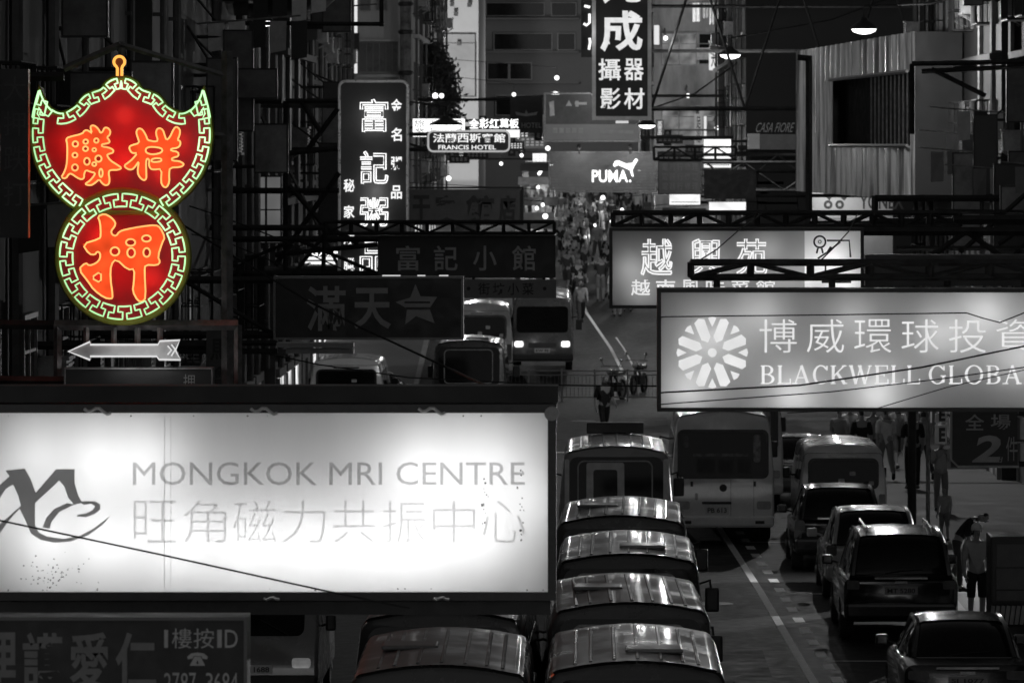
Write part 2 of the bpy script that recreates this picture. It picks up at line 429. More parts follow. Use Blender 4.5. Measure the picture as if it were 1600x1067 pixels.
def building(label, side, xf, d0, d1, z1, wall, seed=0, bay=3.4, storey=3.3, shop='dim', front=None, lit=.12, deep=12.0, cages=.3, acs=.5, z0=0.0, first=4.2, awn=.6, name='tenement_building', cat='building', ledge=True):
    """side -1: left of the street (its wall faces +x), +1: right. front=(n) also windows on the end wall facing the camera"""
    r = random.Random(seed); yc = (d0+d1)/2; gb = gz(d0)
    t = thing(name, label, cat, (xf, yc, gb))
    o = Vector((xf, yc, gb)); rz = R(90) if side < 0 else R(-90)
    m = MB(); x2 = xf + side*deep
    m.box(min(xf, x2), max(xf, x2), d0, d1, z0 if z0 else gb-.5, z1); m.build('wall', wall, t)
    nb = max(1, int((d1-d0)/bay)); ww = (d1-d0)/nb
    nf = max(1, int((z1-first-.5-gb)/storey)); cnt = [0, 0, 0]
    for f in range(nf):
        z = first + f*storey
        if z + gb < z0: continue
        if ledge:
            m = MB(); xa, xb = xf - side*.28, xf - side*.004
            m.box(min(xa, xb), max(xa, xb), d0+.02, d1-.02, gb+z-.95, gb+z-.80); m.build('floor_ledge', wall, t)
        for b in range(nb):
            y = d0 + ww*(b+.5)
            loc = (0 - side*.003, y-yc, z)
            if cnt[0] < 95:
                wd = inst('win', _wf, win_frame, 'window', t, loc, rz); cnt[0] += 1
                islit = r.random() < lit
                inst('pane_lit' if islit else 'pane', _wp, lit_window if islit else glass_dark, 'pane', wd, (0, 0, 0), 0)
            if r.random() < acs: inst('ac', _ac, ac_m, 'air_conditioner', t, (-side*.004, y-yc+ww*.38, z-.1+r.random()*.6), rz)
            if r.random() < cages: inst('cage', _cg, steel_dark, 'window_cage', t, (-side*.004, y-yc, z-.08), rz)
    for b in range(nb+1):
        if r.random() < .75:
            y = d0 + ww*b + r.uniform(-.3, .3); y = min(max(y, d0+.2), d1-.2); m = MB(); x = xf - side*r.uniform(.10, .2)
            m.tube([(x, y, gb+3), (x, y, z1-.4)], r.choice([.05, .07, .09]), 6)
            for zz in range(4, int(z1), 3): m.box(min(x, xf)-.0, max(x, xf), y-.1, y+.1, zz, zz+.06)
            m.build('drain_pipe', pipe_m, t)
    if shop and not z0:
        for b in range(nb):
            y0, y1 = d0+ww*b+.25, d0+ww*(b+1)-.25
            kind = shop if r.random() < .8 else 'shut'
            fr = MB(); xa = xf - side*.09
            for q in (y0, y1-.12): fr.box(min(xf, xa), max(xf, xa), q, q+.12, gb+.14, gb+2.75)
            fr.box(min(xf, xa), max(xf, xa), y0, y1, gb+2.76, gb+2.95)
            fo = fr.build('shopfront', win_frame, t)
            p = MB(); xp = xf - side*.03; p.poly([(xp, y0+.12, gb+.15), (xp, y1-.12, gb+.15), (xp, y1-.12, gb+2.75), (xp, y0+.12, gb+2.75)])
            p.build('shop_window', {'lit': shop_glow, 'dim': shop_dim, 'shut': shutter}[kind], fo)
            if r.random() < awn:
                a = MB(); q = 1.1 + r.random()*.5
                a.poly([(xf-side*.02, y0, gb+3.5), (xf-side*.02, y1, gb+3.5), (xf-side*q, y1, gb+3.1), (xf-side*q, y0, gb+3.1)])
                a.poly([(xf-side*q, y0, gb+3.1), (xf-side*q, y1, gb+3.1), (xf-side*q, y1, gb+2.9), (xf-side*q, y0, gb+2.9)])
                a.poly([(xf-side*.02, y0, gb+3.46), (xf-side*.02, y1, gb+3.46), (xf-side*q, y1, gb+2.9), (xf-side*q, y0, gb+2.9)])
                a.build('awning', steel_dark, t)
    if front:
        nfr, xs = front
        for f in range(nf):
            z = first + f*storey
            if z + gb < z0: continue
            for k in range(nfr):
                x = xs[0] + (xs[1]-xs[0])*(k+.5)/nfr
                wd = inst('win', _wf, win_frame, 'window', t, (x-xf, d0-yc-.003, z), 0)
                islit = r.random() < lit
                inst('pane_lit' if islit else 'pane', _wp, lit_window if islit else glass_dark, 'pane', wd, (0, 0, 0), 0)
                if r.random() < acs: inst('ac', _ac, ac_m, 'air_conditioner', t, (x-xf+1.2, d0-yc-.004, z+.2), 0)
    return t
building('sooty tenement nearest on the left, behind the black clinic phone sign', -1, -7.8, 36, 58, 17, dark_wall, 1, shop='dim')
building('dark tenement on the left behind the glowing pawnshop neon', -1, -7.6, 58.2, 84, 18, dark_wall, 2, shop='dim', ledge=False, bay=4.3, cages=.6)
building('dark tenement on the left between the arrow sign and the tall porridge sign', -1, -7.2, 84.2, 112, 16.5, concrete, 3, shop='dim', lit=.1, awn=0, ledge=False, bay=2.9)
building('corner tenement on the left with the window grid beside the tall porridge sign', -1, -6.9, 112.2, 124, 17, concrete, 4, shop='lit', lit=.12, cages=.6, awn=0, bay=2.9)
building('low dark block on the left just past the cross street', -1, -9.3, 156, 198, 15, dark_wall, 5, shop='lit')
pale = building('pale block with an end wall facing the street above the tall porridge sign', -1, -7.0, 202, 245, 26, plaster, 6, shop='lit', front=None, lit=.1)
building('dark tenement nearest on the right, above the pavement kiosk', 1, 10.2, 40, 88, 17, dark_wall, 7, shop='dim', acs=.6)
building('dark tenement on the right with drain pipes, behind the bent boy', 1, 9.9, 88.2, 118, 18, dark_wall, 8, shop='dim', acs=.7, cages=.5)
building('dark corner tenement on the right that carries the corrugated metal box', 1, 9.5, 118.2, 148, 18, dark_wall, 9, shop='dim', acs=.6, cages=.4)
building('black block on the right past the cross street, left of the corrugated box', 1, 5.6, 184, 222, 22, mat('black_render', .02, .9, 0, .4, 1), 10, shop='lit', acs=.2, cages=.1, lit=0)
building('cluttered lit block at the far right behind the tall photo shop sign', 1, 2.9, 232, 285, 24, mat('grimy_plaster', .20, .85, 0, .6, .8, .3, detail=9, stretch=(1, 1, .3)), 11, shop='lit', front=(3, (3.2, 8.2)), lit=.2, acs=.9, cages=.5)
# ---- end of the street
t = thing('tower_block', 'pale tower wall with a door-like panel rising behind the tree', 'building', (-8.6, 305, gz(305)))
g = gz(305)
m = MB(); m.box(-16.5, -6.65, 305, 325, g-.5, 34); m.build('wall', mat('floodlit_plaster', .5, .9, 0, .12, .25, .1, detail=6), t)
m = MB(); m.pbox(672, 68, 742, 150, 304, 0, .9); m.pbox(686, 54, 742, 67, 304.2, 0, .7); m.build('panel', mat('panel_plaster', .33, .9, 0, .2, .6, .1), t)
for a, b in ((712, 22), (706, 7), (733, 8), (663, 54), (717, 68), (700, 95)):
    m = MB(); m.pbox(a-3, b-3, a+3, b+3, 303.9 if b < 60 else 303.2, 0, .75); m.build('vent', steel_dark, t)
t = thing('office_block', 'grey office block with dark ribbon windows closing the end of the street', 'building', (-3, 345, gz(345)))
g = gz(345); off = mat('office_concrete', .17, .85, 0, .15, .3, .1, detail=6)
m = MB(); m.box(-14, 3.4, 345, 365, g-.5, 40); m.build('wall', off, t)
for x0, y0, x1, y1 in ((772, 53, 862, 78), (872, 53, 898, 78), (760, 5, 850, 25), (862, 5, 900, 25), (762, -45, 900, -25), (762, 99, 794, 124), (797, 99, 830, 124), (775, 150, 850, 180)):
    m = MB(); frame_bars(m, x0-1, y0-1, x1+1, y1+1, 344.6, 1.2, .4); fo = m.build('window', win_frame, t)
    m = MB(); m.pbox(x0, y0, x1, y1, 344.8, 0, .2); m.build('pane', glass_dark, fo)
for yy in (28, 80, 128):
    m = MB(); m.pbox(745, yy, 905, yy+3, 344.2, 0, .8); m.build('ledge', off, t)
# pale end wall details (balconies of the pale block): door, grille window, column
t2 = thing('column', 'mottled round column running up beside the tree', 'column', (P(634, 300, 201).x, 201, gz(201)))
m = MB(); c = P(634, 0, 201); m.lathe([(.22, gz(201)), (.22, 14.5)], 10, (c.x, 201, 0)); m.build('shaft', mat('mottled_column', .16, .9, 0, .7, 3, detail=6), t2)
for zz in (9.4, 10.6, 12.2, 13.3):
    m = MB(); m.lathe([(.25, zz), (.30, zz+.05), (.30, zz+.12), (.25, zz+.17)], 10, (c.x, 201, 0)); m.build('pipe_clamp', steel_dark, t2)
m = MB(); frame_bars(m, 560, 66, 622, 114, 201.9, 2, .1)
for k in range(5): m.pbox(572+k*10, 68, 573.5+k*10, 112, 201.92, 0, .06)
fo = m.build('window', win_frame, pale); m = MB(); m.pbox(562, 68, 620, 112, 201.96, 0, .03); m.build('pane', mat('dull_pane', .06, .3), fo)
m = MB(); m.pbox(556, 117, 626, 121, 201.5, 0, .5); m.pbox(556, 62, 626, 65, 201.6, 0, .4); m.build('ledge', plaster, pale)
for x0, x1 in ((563, 578), (588, 604)):
    m = MB(); frame_bars(m, x0, -6, x1+1, 17, 201.9, 1.5, .1); fo = m.build('window', win_frame, pale)
    m = MB(); m.pbox(x0+1.5, -4.5, x1-.5, 15.5, 201.95, 0, .04); m.build('pane', mat('dull_pane', .06, .3), fo)

# ------------------------------------------------------------------ corrugated box on the right facade
t = thing('corrugated_enclosure', 'corrugated metal box jutting from the right facade with a black square opening', 'enclosure', (8.2, 140, 6.5))
corr = mat('corrugated_zinc', .50, .42, .25, .65, 2.0, .1, detail=5, rvar=.3, stretch=(.6, .9, .10), sharp=.09)  # upright streaks put lamplit banding into the sheet colour
A, B = Vector((8.25, 130, 0)), Vector((6.35, 158, 0)); zb, zt = 6.45, 10.75
m = MB(); N = 120; dirv = (B-A); nrm = Vector((-dirv.y, dirv.x, 0)).normalized()
if nrm.x > 0: nrm = -nrm
def cpt(u, z): 
    q = A + dirv*u + nrm*(.075*math.sin(u*math.pi*2*22)); return (q.x, q.y, z)
def slab(u0, u1, z0, z1):
    n = max(4, int(N*2*(u1-u0)))
    for k in range(n):
        a, b = u0+(u1-u0)*k/n, u0+(u1-u0)*(k+1)/n
        m.poly([cpt(a, z0), cpt(b, z0), cpt(b, z1), cpt(a, z1)])
U0, U1, Z0, Z1 = .24, .64, 7.85, 9.75
slab(0, 1, zb, Z0); slab(0, 1, Z1, zt); slab(0, .04, Z0, Z1); slab(U1, 1, Z0, Z1)
m.build('corrugated_wall', corr, t, smooth=True, recalc=False)
m = MB(); C1, D1 = Vector((9.45, 158, 0)), Vector((9.45, 130, 0))
for z in (zb, zt): m.poly([(q.x, q.y, z) for q in (A, B, C1, D1)])
for a, b in ((A, D1), (B, C1)): m.poly([(a.x, a.y, zb), (b.x, b.y, zb), (b.x, b.y, zt), (a.x, a.y, zt)])
m.build('casing', mat('dark_sheet_metal', .018, .6, .3, .4, 2), t, recalc=False)
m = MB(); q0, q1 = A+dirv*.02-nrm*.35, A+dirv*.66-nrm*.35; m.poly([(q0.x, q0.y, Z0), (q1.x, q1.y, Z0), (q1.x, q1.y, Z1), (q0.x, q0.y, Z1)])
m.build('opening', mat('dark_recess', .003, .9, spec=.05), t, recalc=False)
m = MB()
for k in range(10):
    q = A+dirv*(.05+.03*k)+nrm*.01; m.bar((q.x, q.y, Z0), (q.x, q.y, Z1), .03)
for z in (Z0, Z1): a, b = A+dirv*.03+nrm*.09, A+dirv*.65+nrm*.09; m.bar((a.x, a.y, z), (b.x, b.y, z), .07)
m.build('louvre', steel_grey, t)
# ------------------------------------------------------------------ dark tree
def tree(label, px0, py0, px1, py1, d, seed):
    r = random.Random(seed); c = P((px0+px1)/2, (py0+py1)/2, d); wx = (px1-px0)/2*d/F; hz = (py1-py0)/2*d/F; base = gz(d)
    t = thing('street_tree', label, 'tree', (c.x, d, base)); m = MB()
    m.tube([(c.x-.2, d, base), (c.x-.1, d, base+3), (c.x, d+.1, c.z-hz*.4), (c.x, d, c.z+hz*.5)], [.24, .18, .13, .04], 8)
    for k in range(11):
        a = r.uniform(0, 6.28); z = c.z-hz*.5+hz*1.1*k/11
        m.tube([(c.x, d, z), (c.x+wx*.6*math.cos(a), d+wx*.6*math.sin(a), z+hz*.25)], [.07, .02], 5)
    m.build('trunk', mat('bark', .06, .9, 0, .4, 6), t)
    m = MB(); clumps = []
    for k in range(110):
        u = r.uniform(-1, 1); a = r.uniform(0, 6.28); wr = wx*(1-.45*max(0, u))*r.uniform(.2, 1.1)
        clumps.append(Vector((c.x+wr*math.cos(a), d+wr*math.sin(a), c.z+u*hz)))
    for q in clumps:
        for j in range(70):
            p = q + Vector((r.gauss(0, .22), r.gauss(0, .22), r.gauss(0, .2)))
            e1 = Vector((r.uniform(-1, 1), r.uniform(-1, 1), r.uniform(-1, 1))).normalized()*.13; e2 = e1.orthogonal().normalized()*.07
            m.poly([p-e1, p+e2, p+e1, p-e2])
    m.build('crown', mat('dark_leaves', .07, .5, 0, .5, 2), t, recalc=False)
tree('dark leafy tree in front of the pale tower wall', 628, 72, 706, 208, 215, 5)
# ------------------------------------------------------------------ street signs
def facade_x(side, d):
    L = [(36, -7.8), (58, -7.8), (58.1, -7.6), (84, -7.6), (84.1, -7.2), (112, -7.2), (112.1, -6.9), (124, -6.9), (124.1, -9.3), (199, -9.3), (200, -7), (245, -7), (400, -7)]
    Q = [(40, 10.2), (88, 10.2), (88.1, 9.9), (118, 9.9), (118.1, 9.5), (148, 9.5), (149, 12), (183, 12), (184, 5.6), (222, 5.6), (231, 5.6), (232, 2.9), (400, 2.9)]
    return lin(L if side < 0 else Q, d)
def sign_root(name, label, x0, y0, x1, y1, d, group=None, cat='sign'):
    c = P((x0+x1)/2, y1, d); return thing(name, label, cat, c, 0, group)
def arms(t, side, x, y0, y1, d, off=.2, r=.045, brace=True, mt=None):
    """two steel arms carrying the sign from the facade, with a diagonal"""
    m = MB(); fx = facade_x(side, d)
    a, b = P(x, y0, d), P(x, y1, d); a.y = b.y = d+off
    for q in (a, b): m.bar(q, (fx, d+off, q.z), r*1.6)
    if brace and abs(fx-a.x) > .5:
        n = max(1, int(abs(fx-a.x)/1.3))
        for k in range(n):
            u, v = a.x+(fx-a.x)*k/n, a.x+(fx-a.x)*(k+1)/n
            m.bar((u, d+off, a.z if k % 2 else b.z), (v, d+off, b.z if k % 2 else a.z), r)
    m.build('support_arm', mt or steel_dark, t)
def lightbox(t, x0, y0, x1, y1, d, depth, fw, face, lamps, fm=steel_dark, radius=.09, split=None, gain=1.0):
    m = MB(); frame_bars(m, x0, y0, x1, y1, d, fw, depth); m.build('frame', fm, t)
    s = d/F
    m = MB(); m.pbox(x0+fw+.1, y0+fw+.1, (split or x1-fw)-.1, y1-fw-.1, d, .03, .036); m.build('face_panel', face, t, recalc=True)
    m = MB(); m.pbox(x0+fw+.1, y0+fw+.1, x1-fw-.1, y1-fw-.1, d, depth-.036, depth-.03); m.build('back_panel', face, t, recalc=True)
    for px, py, e in lamps:
        q = P(px, py, d); q.y = d+depth*.62; point('sign_lamp', q, e*gain, t, radius)
def letters(t, m, fn, name='lettering'):
    b = MB(); fn(b); return b.build(name, m, t, recalc=False)

white_film = mat('grey_letter_film', .10, .5, 0, .1, 3)
# --- big lit clinic sign, lower left
d = 38.5
t = sign_root('lightbox_sign', 'huge glowing white MONGKOK MRI CENTRE lightbox with a swirl logo', -40, 632, 868, 940, d)
face = acrylic('clinic_acrylic', .8, .05, 1.2, (1.2, 1, .25))
lightbox(t, -70, 632, 869, 938, d, .5, 13, face, [(-20, 790, 9), (60, 710, 12), (70, 850, 15), (160, 720, 16), (170, 850, 19), (235, 715, 14), (280, 850, 24), (385, 855, 26), (480, 858, 34), (575, 855, 34), (640, 735, 11), (660, 850, 22), (690, 730, 11), (750, 840, 20), (770, 720, 14), (825, 780, 12)], mat('riveted_dark_frame', .05, .5, .4, .4, 6), .22, gain=.44)
grey_print = mat('pale_grey_print', .30, .6, 0, .1, 3)
translucent_grey = acrylic('printed_grey_film', .34, .05)
def fn(b):
    put(b, 'MONGKOK MRI CENTRE', 207, 722, 820, 758, d, off=-.026)
letters(t, acrylic('print_grey', .60, .05), fn)
def fn(b): row(b, '旺角磁力共振中心', 203, 782, 826, 848, d, gap=.14, off=-.026, bold=-.012)
letters(t, acrylic('print_pale', .76, .05), fn)
# lettering is a film bonded to the acrylic: it needs the light behind it, so the film is a second translucent layer
def fn(b):
    def pl(pts): b.prism([[(P(x, y, d).x, P(x, y, d).z) for x, y in pts]], d+.026, d+.0295)
    pl([(-30, 800), (-10, 770), (0, 757), (14, 744), (8, 735), (38, 732), (47, 748), (55, 770), (87, 733), (116, 733), (116, 755), (122, 775), (128, 785), (112, 790), (92, 800), (80, 815), (77, 826), (66, 824), (71, 810), (84, 795), (104, 786), (115, 788), (106, 778), (100, 760), (92, 751), (54, 786), (54, 820), (60, 832), (72, 838), (98, 842), (122, 838), (145, 826), (172, 806), (160, 820), (138, 836), (110, 846), (84, 848), (62, 843), (48, 834), (40, 815), (30, 795), (16, 810), (0, 832), (-20, 850), (-20, 838), (0, 818), (14, 806), (32, 790), (28, 775), (20, 757), (8, 764), (-14, 800)])
    pl([(124, 784), (132, 783), (148, 783), (156, 788), (156, 796), (148, 803), (134, 808), (119, 807), (121, 804), (134, 802), (144, 797), (148, 791), (142, 787), (130, 789)])
letters(t, acrylic('print_logo', .50, .1), fn, 'logo')
m = MB(); m.pbox(-70, 604, 872, 630, d, .12, .40); m.build('top_beam', mat('black_beam', .015, .6, .2, .5, 3), t)
m = MB(); m.pbox(-70, 941, 860, 962, d, .1, .42); m.build('bottom_beam', steel_dark, t)
m = MB(); q = P(862, 645, d); m.lathe([(.045, d-.12), (.055, d-.12), (.055, d-.02), (.03, d-.02), (.03, d-.1)], 12, (q.x, 0, q.z), axis='y')
m.build('pipe_end', steel_grey, t)
m = MB()
for x in (410, 672, 150):
    q = [P(x+k*6-18, 638+4*math.sin(k*1.3)+2*k*.4, d) for k in range(8)]
    for p in q: p.y = d-.03
    m.tube(q, .012, 4)
for x in (430, 695):
    q = [P(x+k*5-18, 934+2*math.sin(k*1.7), d) for k in range(6)]
    for p in q: p.y = d-.03
    m.tube(q, .01, 4)
m.build('tie_wire', mat('pale_plastic_tie', .5, .5, 0, .2, 4), t)
m = MB(); m.pbox(256, 648, 257, 922, d, .024, .0295); m.pbox(266, 648, 266.6, 922, d, .0245, .0295); m.build('panel_joint', acrylic('joint_film', .8, .1), t)
m = MB(); r_ = random.Random(3)
for k in range(120):
    if k < 70: x, y, s_ = r_.gauss(85, 26), r_.gauss(898, 13), r_.uniform(.5, 1.6)
    elif k < 100: x, y, s_ = r_.choice((758, 760, 812, 815)) + r_.gauss(0, 3), r_.uniform(735, 845), r_.uniform(.5, 1.9)
    else: x, y, s_ = r_.uniform(0, 850), r_.choice((922, 920, 650)), r_.uniform(.5, 1.8)
    if not 647 < y < 924: continue
    n_ = 6; a0 = r_.random()*6
    m.poly([P(x+s_*math.cos(a0+6.283*q/n_)*r_.uniform(.6, 1.2), y+s_*r_.uniform(.7, 2.0 if 70 < k < 100 else 1.1)*math.sin(a0+6.283*q/n_), d)+Vector((0, .0275, 0)) for q in range(n_)])
m.build('rust_stain', mat('rust_stain', .06, .8), t, recalc=False)
arms(t, -1, -70, 618, 950, d, .25, .06)

# --- dark nursing sign, bottom left
d = 33.5
t = sign_root('signboard', 'unlit black clinic signboard with grey characters and a telephone number', -60, 962, 385, 1190, d)
m = MB(); m.pbox(-90, 966, 381, 1190, d, .03, .30); m.build('panel', black_board, t)
m = MB(); frame_bars(m, -94, 964, 386, 1194, d, 5, .33); m.build('frame', mat('thin_grey_trim', .12, .5, .3, .2, 5), t)
def fn(b):
    row(b, '理護愛仁', -42, 988, 248, 1080, d, gap=.12, off=-.026, bold=.022)
letters(t, mat('dull_grey_letters', .22, .7, 0, .2, 6), fn)
def fn(b):
    put(b, '1', 256, 984, 262, 1012, d, off=-.026); put(b, '樓', 268, 982, 299, 1013, d, off=-.026); put(b, '按', 302, 982, 334, 1013, d, off=-.026); put(b, '1', 339, 984, 346, 1012, d, off=-.026); put(b, 'D', 351, 984, 371, 1012, d, off=-.026)
    for i, ch in enumerate('2787 3684'):
        if ch != ' ': put(b, ch, 256+i*13, 1051, 267+i*13, 1082, d, off=-.026)
    b.prism([[(P(x, y, d).x, P(x, y, d).z) for x, y in [(292, 1026), (298, 1021), (308, 1019.5), (318, 1021), (324, 1026), (323, 1030), (316, 1029), (314, 1025), (302, 1025), (300, 1029), (293, 1030)]]], d+.026, d+.03)
    b.prism([[(P(x, y, d).x, P(x, y, d).z) for x, y in [(303, 1026), (313, 1026), (320, 1040), (296, 1040)]], [(P(x, y, d).x, P(x, y, d).z) for x, y in [(306, 1036), (308, 1031), (310, 1036), (308, 1038)]]], d+.026, d+.03)
letters(t, mat('light_grey_letters', .5, .7, 0, .2, 6), fn)
arms(t, -1, -94, 1000, 1150, d, .2, .05)

# --- Blackwell lightbox, right
d = 50.0
t = sign_root('lightbox_sign', 'long grey lightbox reading BLACKWELL GLOBAL with a white spoked wheel logo', 1028, 450, 1720, 645, d)
lightbox(t, 1027, 451, 1730, 643, d, .45, 6, acrylic('grey_acrylic', .62, .06, 1.0, (1, 1, .3)), [(1075, 610, 1.6), (1190, 490, 1.1), (1240, 620, 2.2), (1330, 500, 1.0), (1370, 615, 2.2), (1470, 520, 1.4), (1540, 490, 1.5), (1590, 560, 1.0), (1110, 530, 1.5), (1650, 540, 1.4)], steel_dark, .18, gain=4.8)
bl = glow('backlit_white_letter', .80, 1.0, .12, 2.5)
def fn(b):
    for i, ch in enumerate('博威環球投資'): put(b, ch, 1187+i*74, 499, 1187+i*74+58, 551, d, off=-.024, bold=-.008)
letters(t, bl, fn)
def serif(b, ch, x, w_, y0, y1, d, off):
    """roman capitals drawn as thick and thin strokes with slab serifs (pixel units)"""
    h = y1-y0; T, tn, s = 4.3, 2.0, 1.6
    def q(pts): b.poly([Vector((P(x+a*w_, y0+c*h, d).x, d-off, P(x, y0+c*h, d).z)) for a, c in pts])
    def bar(a0, c0, a1, c1, t_):
        dx, dy = (a1-a0)*w_, (c1-c0)*h; L = math.hypot(dx, dy); nx, ny = -dy/L*t_/2, dx/L*t_/2
        pts = [(a0*w_+nx, c0*h+ny), (a1*w_+nx, c1*h+ny), (a1*w_-nx, c1*h-ny), (a0*w_-nx, c0*h-ny)]
        b.poly([Vector((P(x+u, y0+v, d).x, d-off, P(x+u, y0+v, d).z)) for u, v in pts])
    def arc(cx, cy, rx, ry, a0, a1, tk=T, tt=tn, n=14):
        pr = None
        for k in range(n+1):
            a = R(a0+(a1-a0)*k/n); th = tt+(tk-tt)*abs(math.cos(a))
            o = (cx*w_+(rx*w_)*math.cos(a), cy*h-(ry*h)*math.sin(a)); i = (cx*w_+(rx*w_-th)*math.cos(a), cy*h-(ry*h-th*.75)*math.sin(a))
            if pr: b.poly([Vector((P(x+u, y0+v, d).x, d-off, P(x+u, y0+v, d).z)) for u, v in (pr[0], o, i, pr[1])])
            pr = (o, i)
    k = T/w_/2; e = s/h/2
    def sf(a, c, l=.17): bar(a-l, c, a+l, c, s)
    if ch == 'L': bar(.2, 0, .2, 1, T); sf(.2, e); bar(.02, 1-e, .98, 1-e, s*1.2); bar(.95, .72, .95, 1, tn)
    if ch in 'E': bar(.2, 0, .2, 1, T); bar(.02, e, .92, e, s*1.1); bar(.02, 1-e, .96, 1-e, s*1.2); bar(.2, .48, .68, .48, s); bar(.9, 0, .9, .24, tn); bar(.94, .74, .94, 1, tn); bar(.68, .36, .68, .6, tn*.8)
    if ch == 'B': bar(.2, 0, .2, 1, T); bar(.02, e, .55, e, s); bar(.2, .48, .55, .48, s); bar(.02, 1-e, .55, 1-e, s); arc(.5, .25, .38, .25, -90, 90); arc(.5, .735, .46, .265, -90, 90)
    if ch == 'A': bar(.5, 0, .12, 1, tn); bar(.48, 0, .86, 1, T); bar(.25, .66, .72, .66, s); sf(.10, 1-e); sf(.88, 1-e)
    if ch == 'C': arc(.54, .5, .52, .52, 40, 320); bar(.93, .02, .93, .28, tn); bar(.93, .8, .93, .92, tn*.7)
    if ch == 'G': arc(.52, .5, .5, .52, 40, 325); bar(.9, .02, .9, .28, tn); bar(.86, .56, .86, .93, T*.9); sf(.86, .56, .16)
    if ch == 'K': bar(.18, 0, .18, 1, T); sf(.18, e); sf(.18, 1-e); bar(.85, 0, .25, .55, tn); bar(.42, .42, .88, 1, T); sf(.84, e, .14); sf(.88, 1-e, .15)
    if ch == 'W': bar(.08, 0, .3, 1, T); bar(.3, 1, .5, .1, tn); bar(.46, 0, .7, 1, T); bar(.7, 1, .92, 0, tn); sf(.08, e, .09); sf(.47, e, .09); sf(.92, e, .08)
    if ch == 'O': arc(.5, .5, .5, .52, 0, 360, n=24)
def fn(b):
    x = 1188; wd = {'B': 25, 'L': 23, 'A': 29, 'C': 26, 'K': 28, 'W': 38, 'E': 24, 'G': 29, 'O': 31}
    for wi, word in enumerate(('BLACKWELL', 'GLOBAL')):
        if wi: x = 1451
        for ch in word:
            serif(b, ch, x, wd[ch]*.93, 571, 600, d, -.024); x += wd[ch]+(1.6 if wi == 0 else 2.4)
letters(t, bl, fn)
def fn(b):
    cx, cy, Ro = 1113, 551, 56
    def pq(pts, y=d+.024): b.poly([Vector((P(cx+u, cy+v, d).x, y, P(cx, cy+v, d).z)) for u, v in pts])
    for k in range(8):
        a = R(22.5+45*k); c, s = math.cos(a), math.sin(a)
        def rt(r_, q_): return (r_*c-q_*s, r_*s+q_*c)
        pq([rt(17, 0), rt(24, -8), rt(Ro-3, -8.5), rt(Ro+1, 0), rt(Ro-3, 8.5) if k % 2 else rt(Ro-3, 6), rt(24, 7)])
        a = R(45*k); c, s = math.cos(a), math.sin(a)
        pq([rt(40, 0), rt(54, -6.5), rt(56, 0), rt(54, 6.5)])
    pq([(7*math.cos(R(24*k)), 7*math.sin(R(24*k))) for k in range(15)])
letters(t, bl, fn, 'logo')
arms(t, 1, 1700, 470, 630, d, .25, .05)
t = sign_root('lattice_girder', 'black lattice girder just above the grey wheel logo lightbox', 1080, 408, 1640, 436, 52, None, 'girder')
m = MB(); truss(m, 1080, 1830, 411, 434, 52.0, 95, .045, .4)
m.build('lattice', steel_dark, t); m = MB(); m.bar(P(1720, 422, 52), (10.2, 52, P(0, 422, 52).z), .08); m.build('support_arm', steel_dark, t)
m = MB()
for x in (1120, 1300, 1480, 1600): m.bar(P(x, 434, 52.1), P(x, 449, 52.1), .05); 
m.build('hanger', steel_dark, t)
# --- green-ish lit restaurant sign behind it
d = 66.0
t = sign_root('lightbox_sign', 'pale lit restaurant lightbox with outlined characters and a small line drawing on white', 952, 356, 1350, 482, d)
lightbox(t, 952, 356, 1350, 482, d, .4, 5, acrylic('restaurant_acrylic', .42, .05, 1.0, (1, 1, .4)), [(985, 420, 1.7), (1060, 455, 1.4), (1090, 390, 1.3), (1150, 460, 1.2), (1200, 390, 1.5), (1245, 430, 1.0), (1300, 405, 6), (1000, 455, 1.2), (1130, 425, 1.2), (1215, 450, 1.2), (1320, 450, 3)], steel_dark, .17, split=1257, gain=4.2)
def fn(b):
    for ch, x in (('越', 1002), ('興', 1079), ('苑', 1150)): put(b, ch, x, 374, x+48, 430, d, off=-.02, neon=.011, fill=False)
letters(t, glow('white_neon', .95, 1.0), fn, 'neon_outline')
def fn(b):
    for i, ch in enumerate('越南風味菜館'): put(b, ch, 986+i*39, 437, 986+i*39+30, 462, d, off=-.02, bold=.012)
letters(t, bl, fn)
m = MB(); m.pbox(1257.2, 361.2, 1344.8, 476.8, d, .026, .034); m.build('white_panel', acrylic('bright_acrylic', .95, .03), t)
def fn(b):
    y = d+.012
    def ln(pts, r=.012): b.tube([Vector((P(u, v, d).x, y, P(u, v, d).z)) for u, v in pts], r, 4)
    ln([(1281+9*math.cos(R(20*k)), 378+9*math.sin(R(20*k))) for k in range(19)]); ln([(1281+2.5*math.cos(R(60*k)), 378+2.5*math.sin(R(60*k))) for k in range(7)], .006)
    ln([(1278, 388), (1276, 396)]); ln([(1284, 388), (1286, 396)]); ln([(1292, 376), (1327, 376), (1329, 402)]); ln([(1313, 378), (1296, 392), (1278, 404)]); ln([(1299, 386), (1294, 394)], .02)
    ln([(1290, 412), (1290, 440), (1318, 440)]); ln([(1284, 440), (1330, 440)], .02)
letters(t, mat('ink_line', .02, .6), fn, 'drawing')
arms(t, 1, 1350, 362, 478, d, .2, .05)
t = sign_root('lattice_girder', 'long black lattice girder above the pale lit restaurant lightbox', 960, 330, 1420, 354, 68, None, 'girder')
m = MB(); truss(m, 958, 1500, 333, 354, 68.0, 47, .045, .4); m.build('lattice', steel_dark, t)
m = MB(); m.bar(P(1490, 343, 68), (10.2, 68, P(0, 343, 68).z), .08); m.build('support_arm', steel_dark, t)

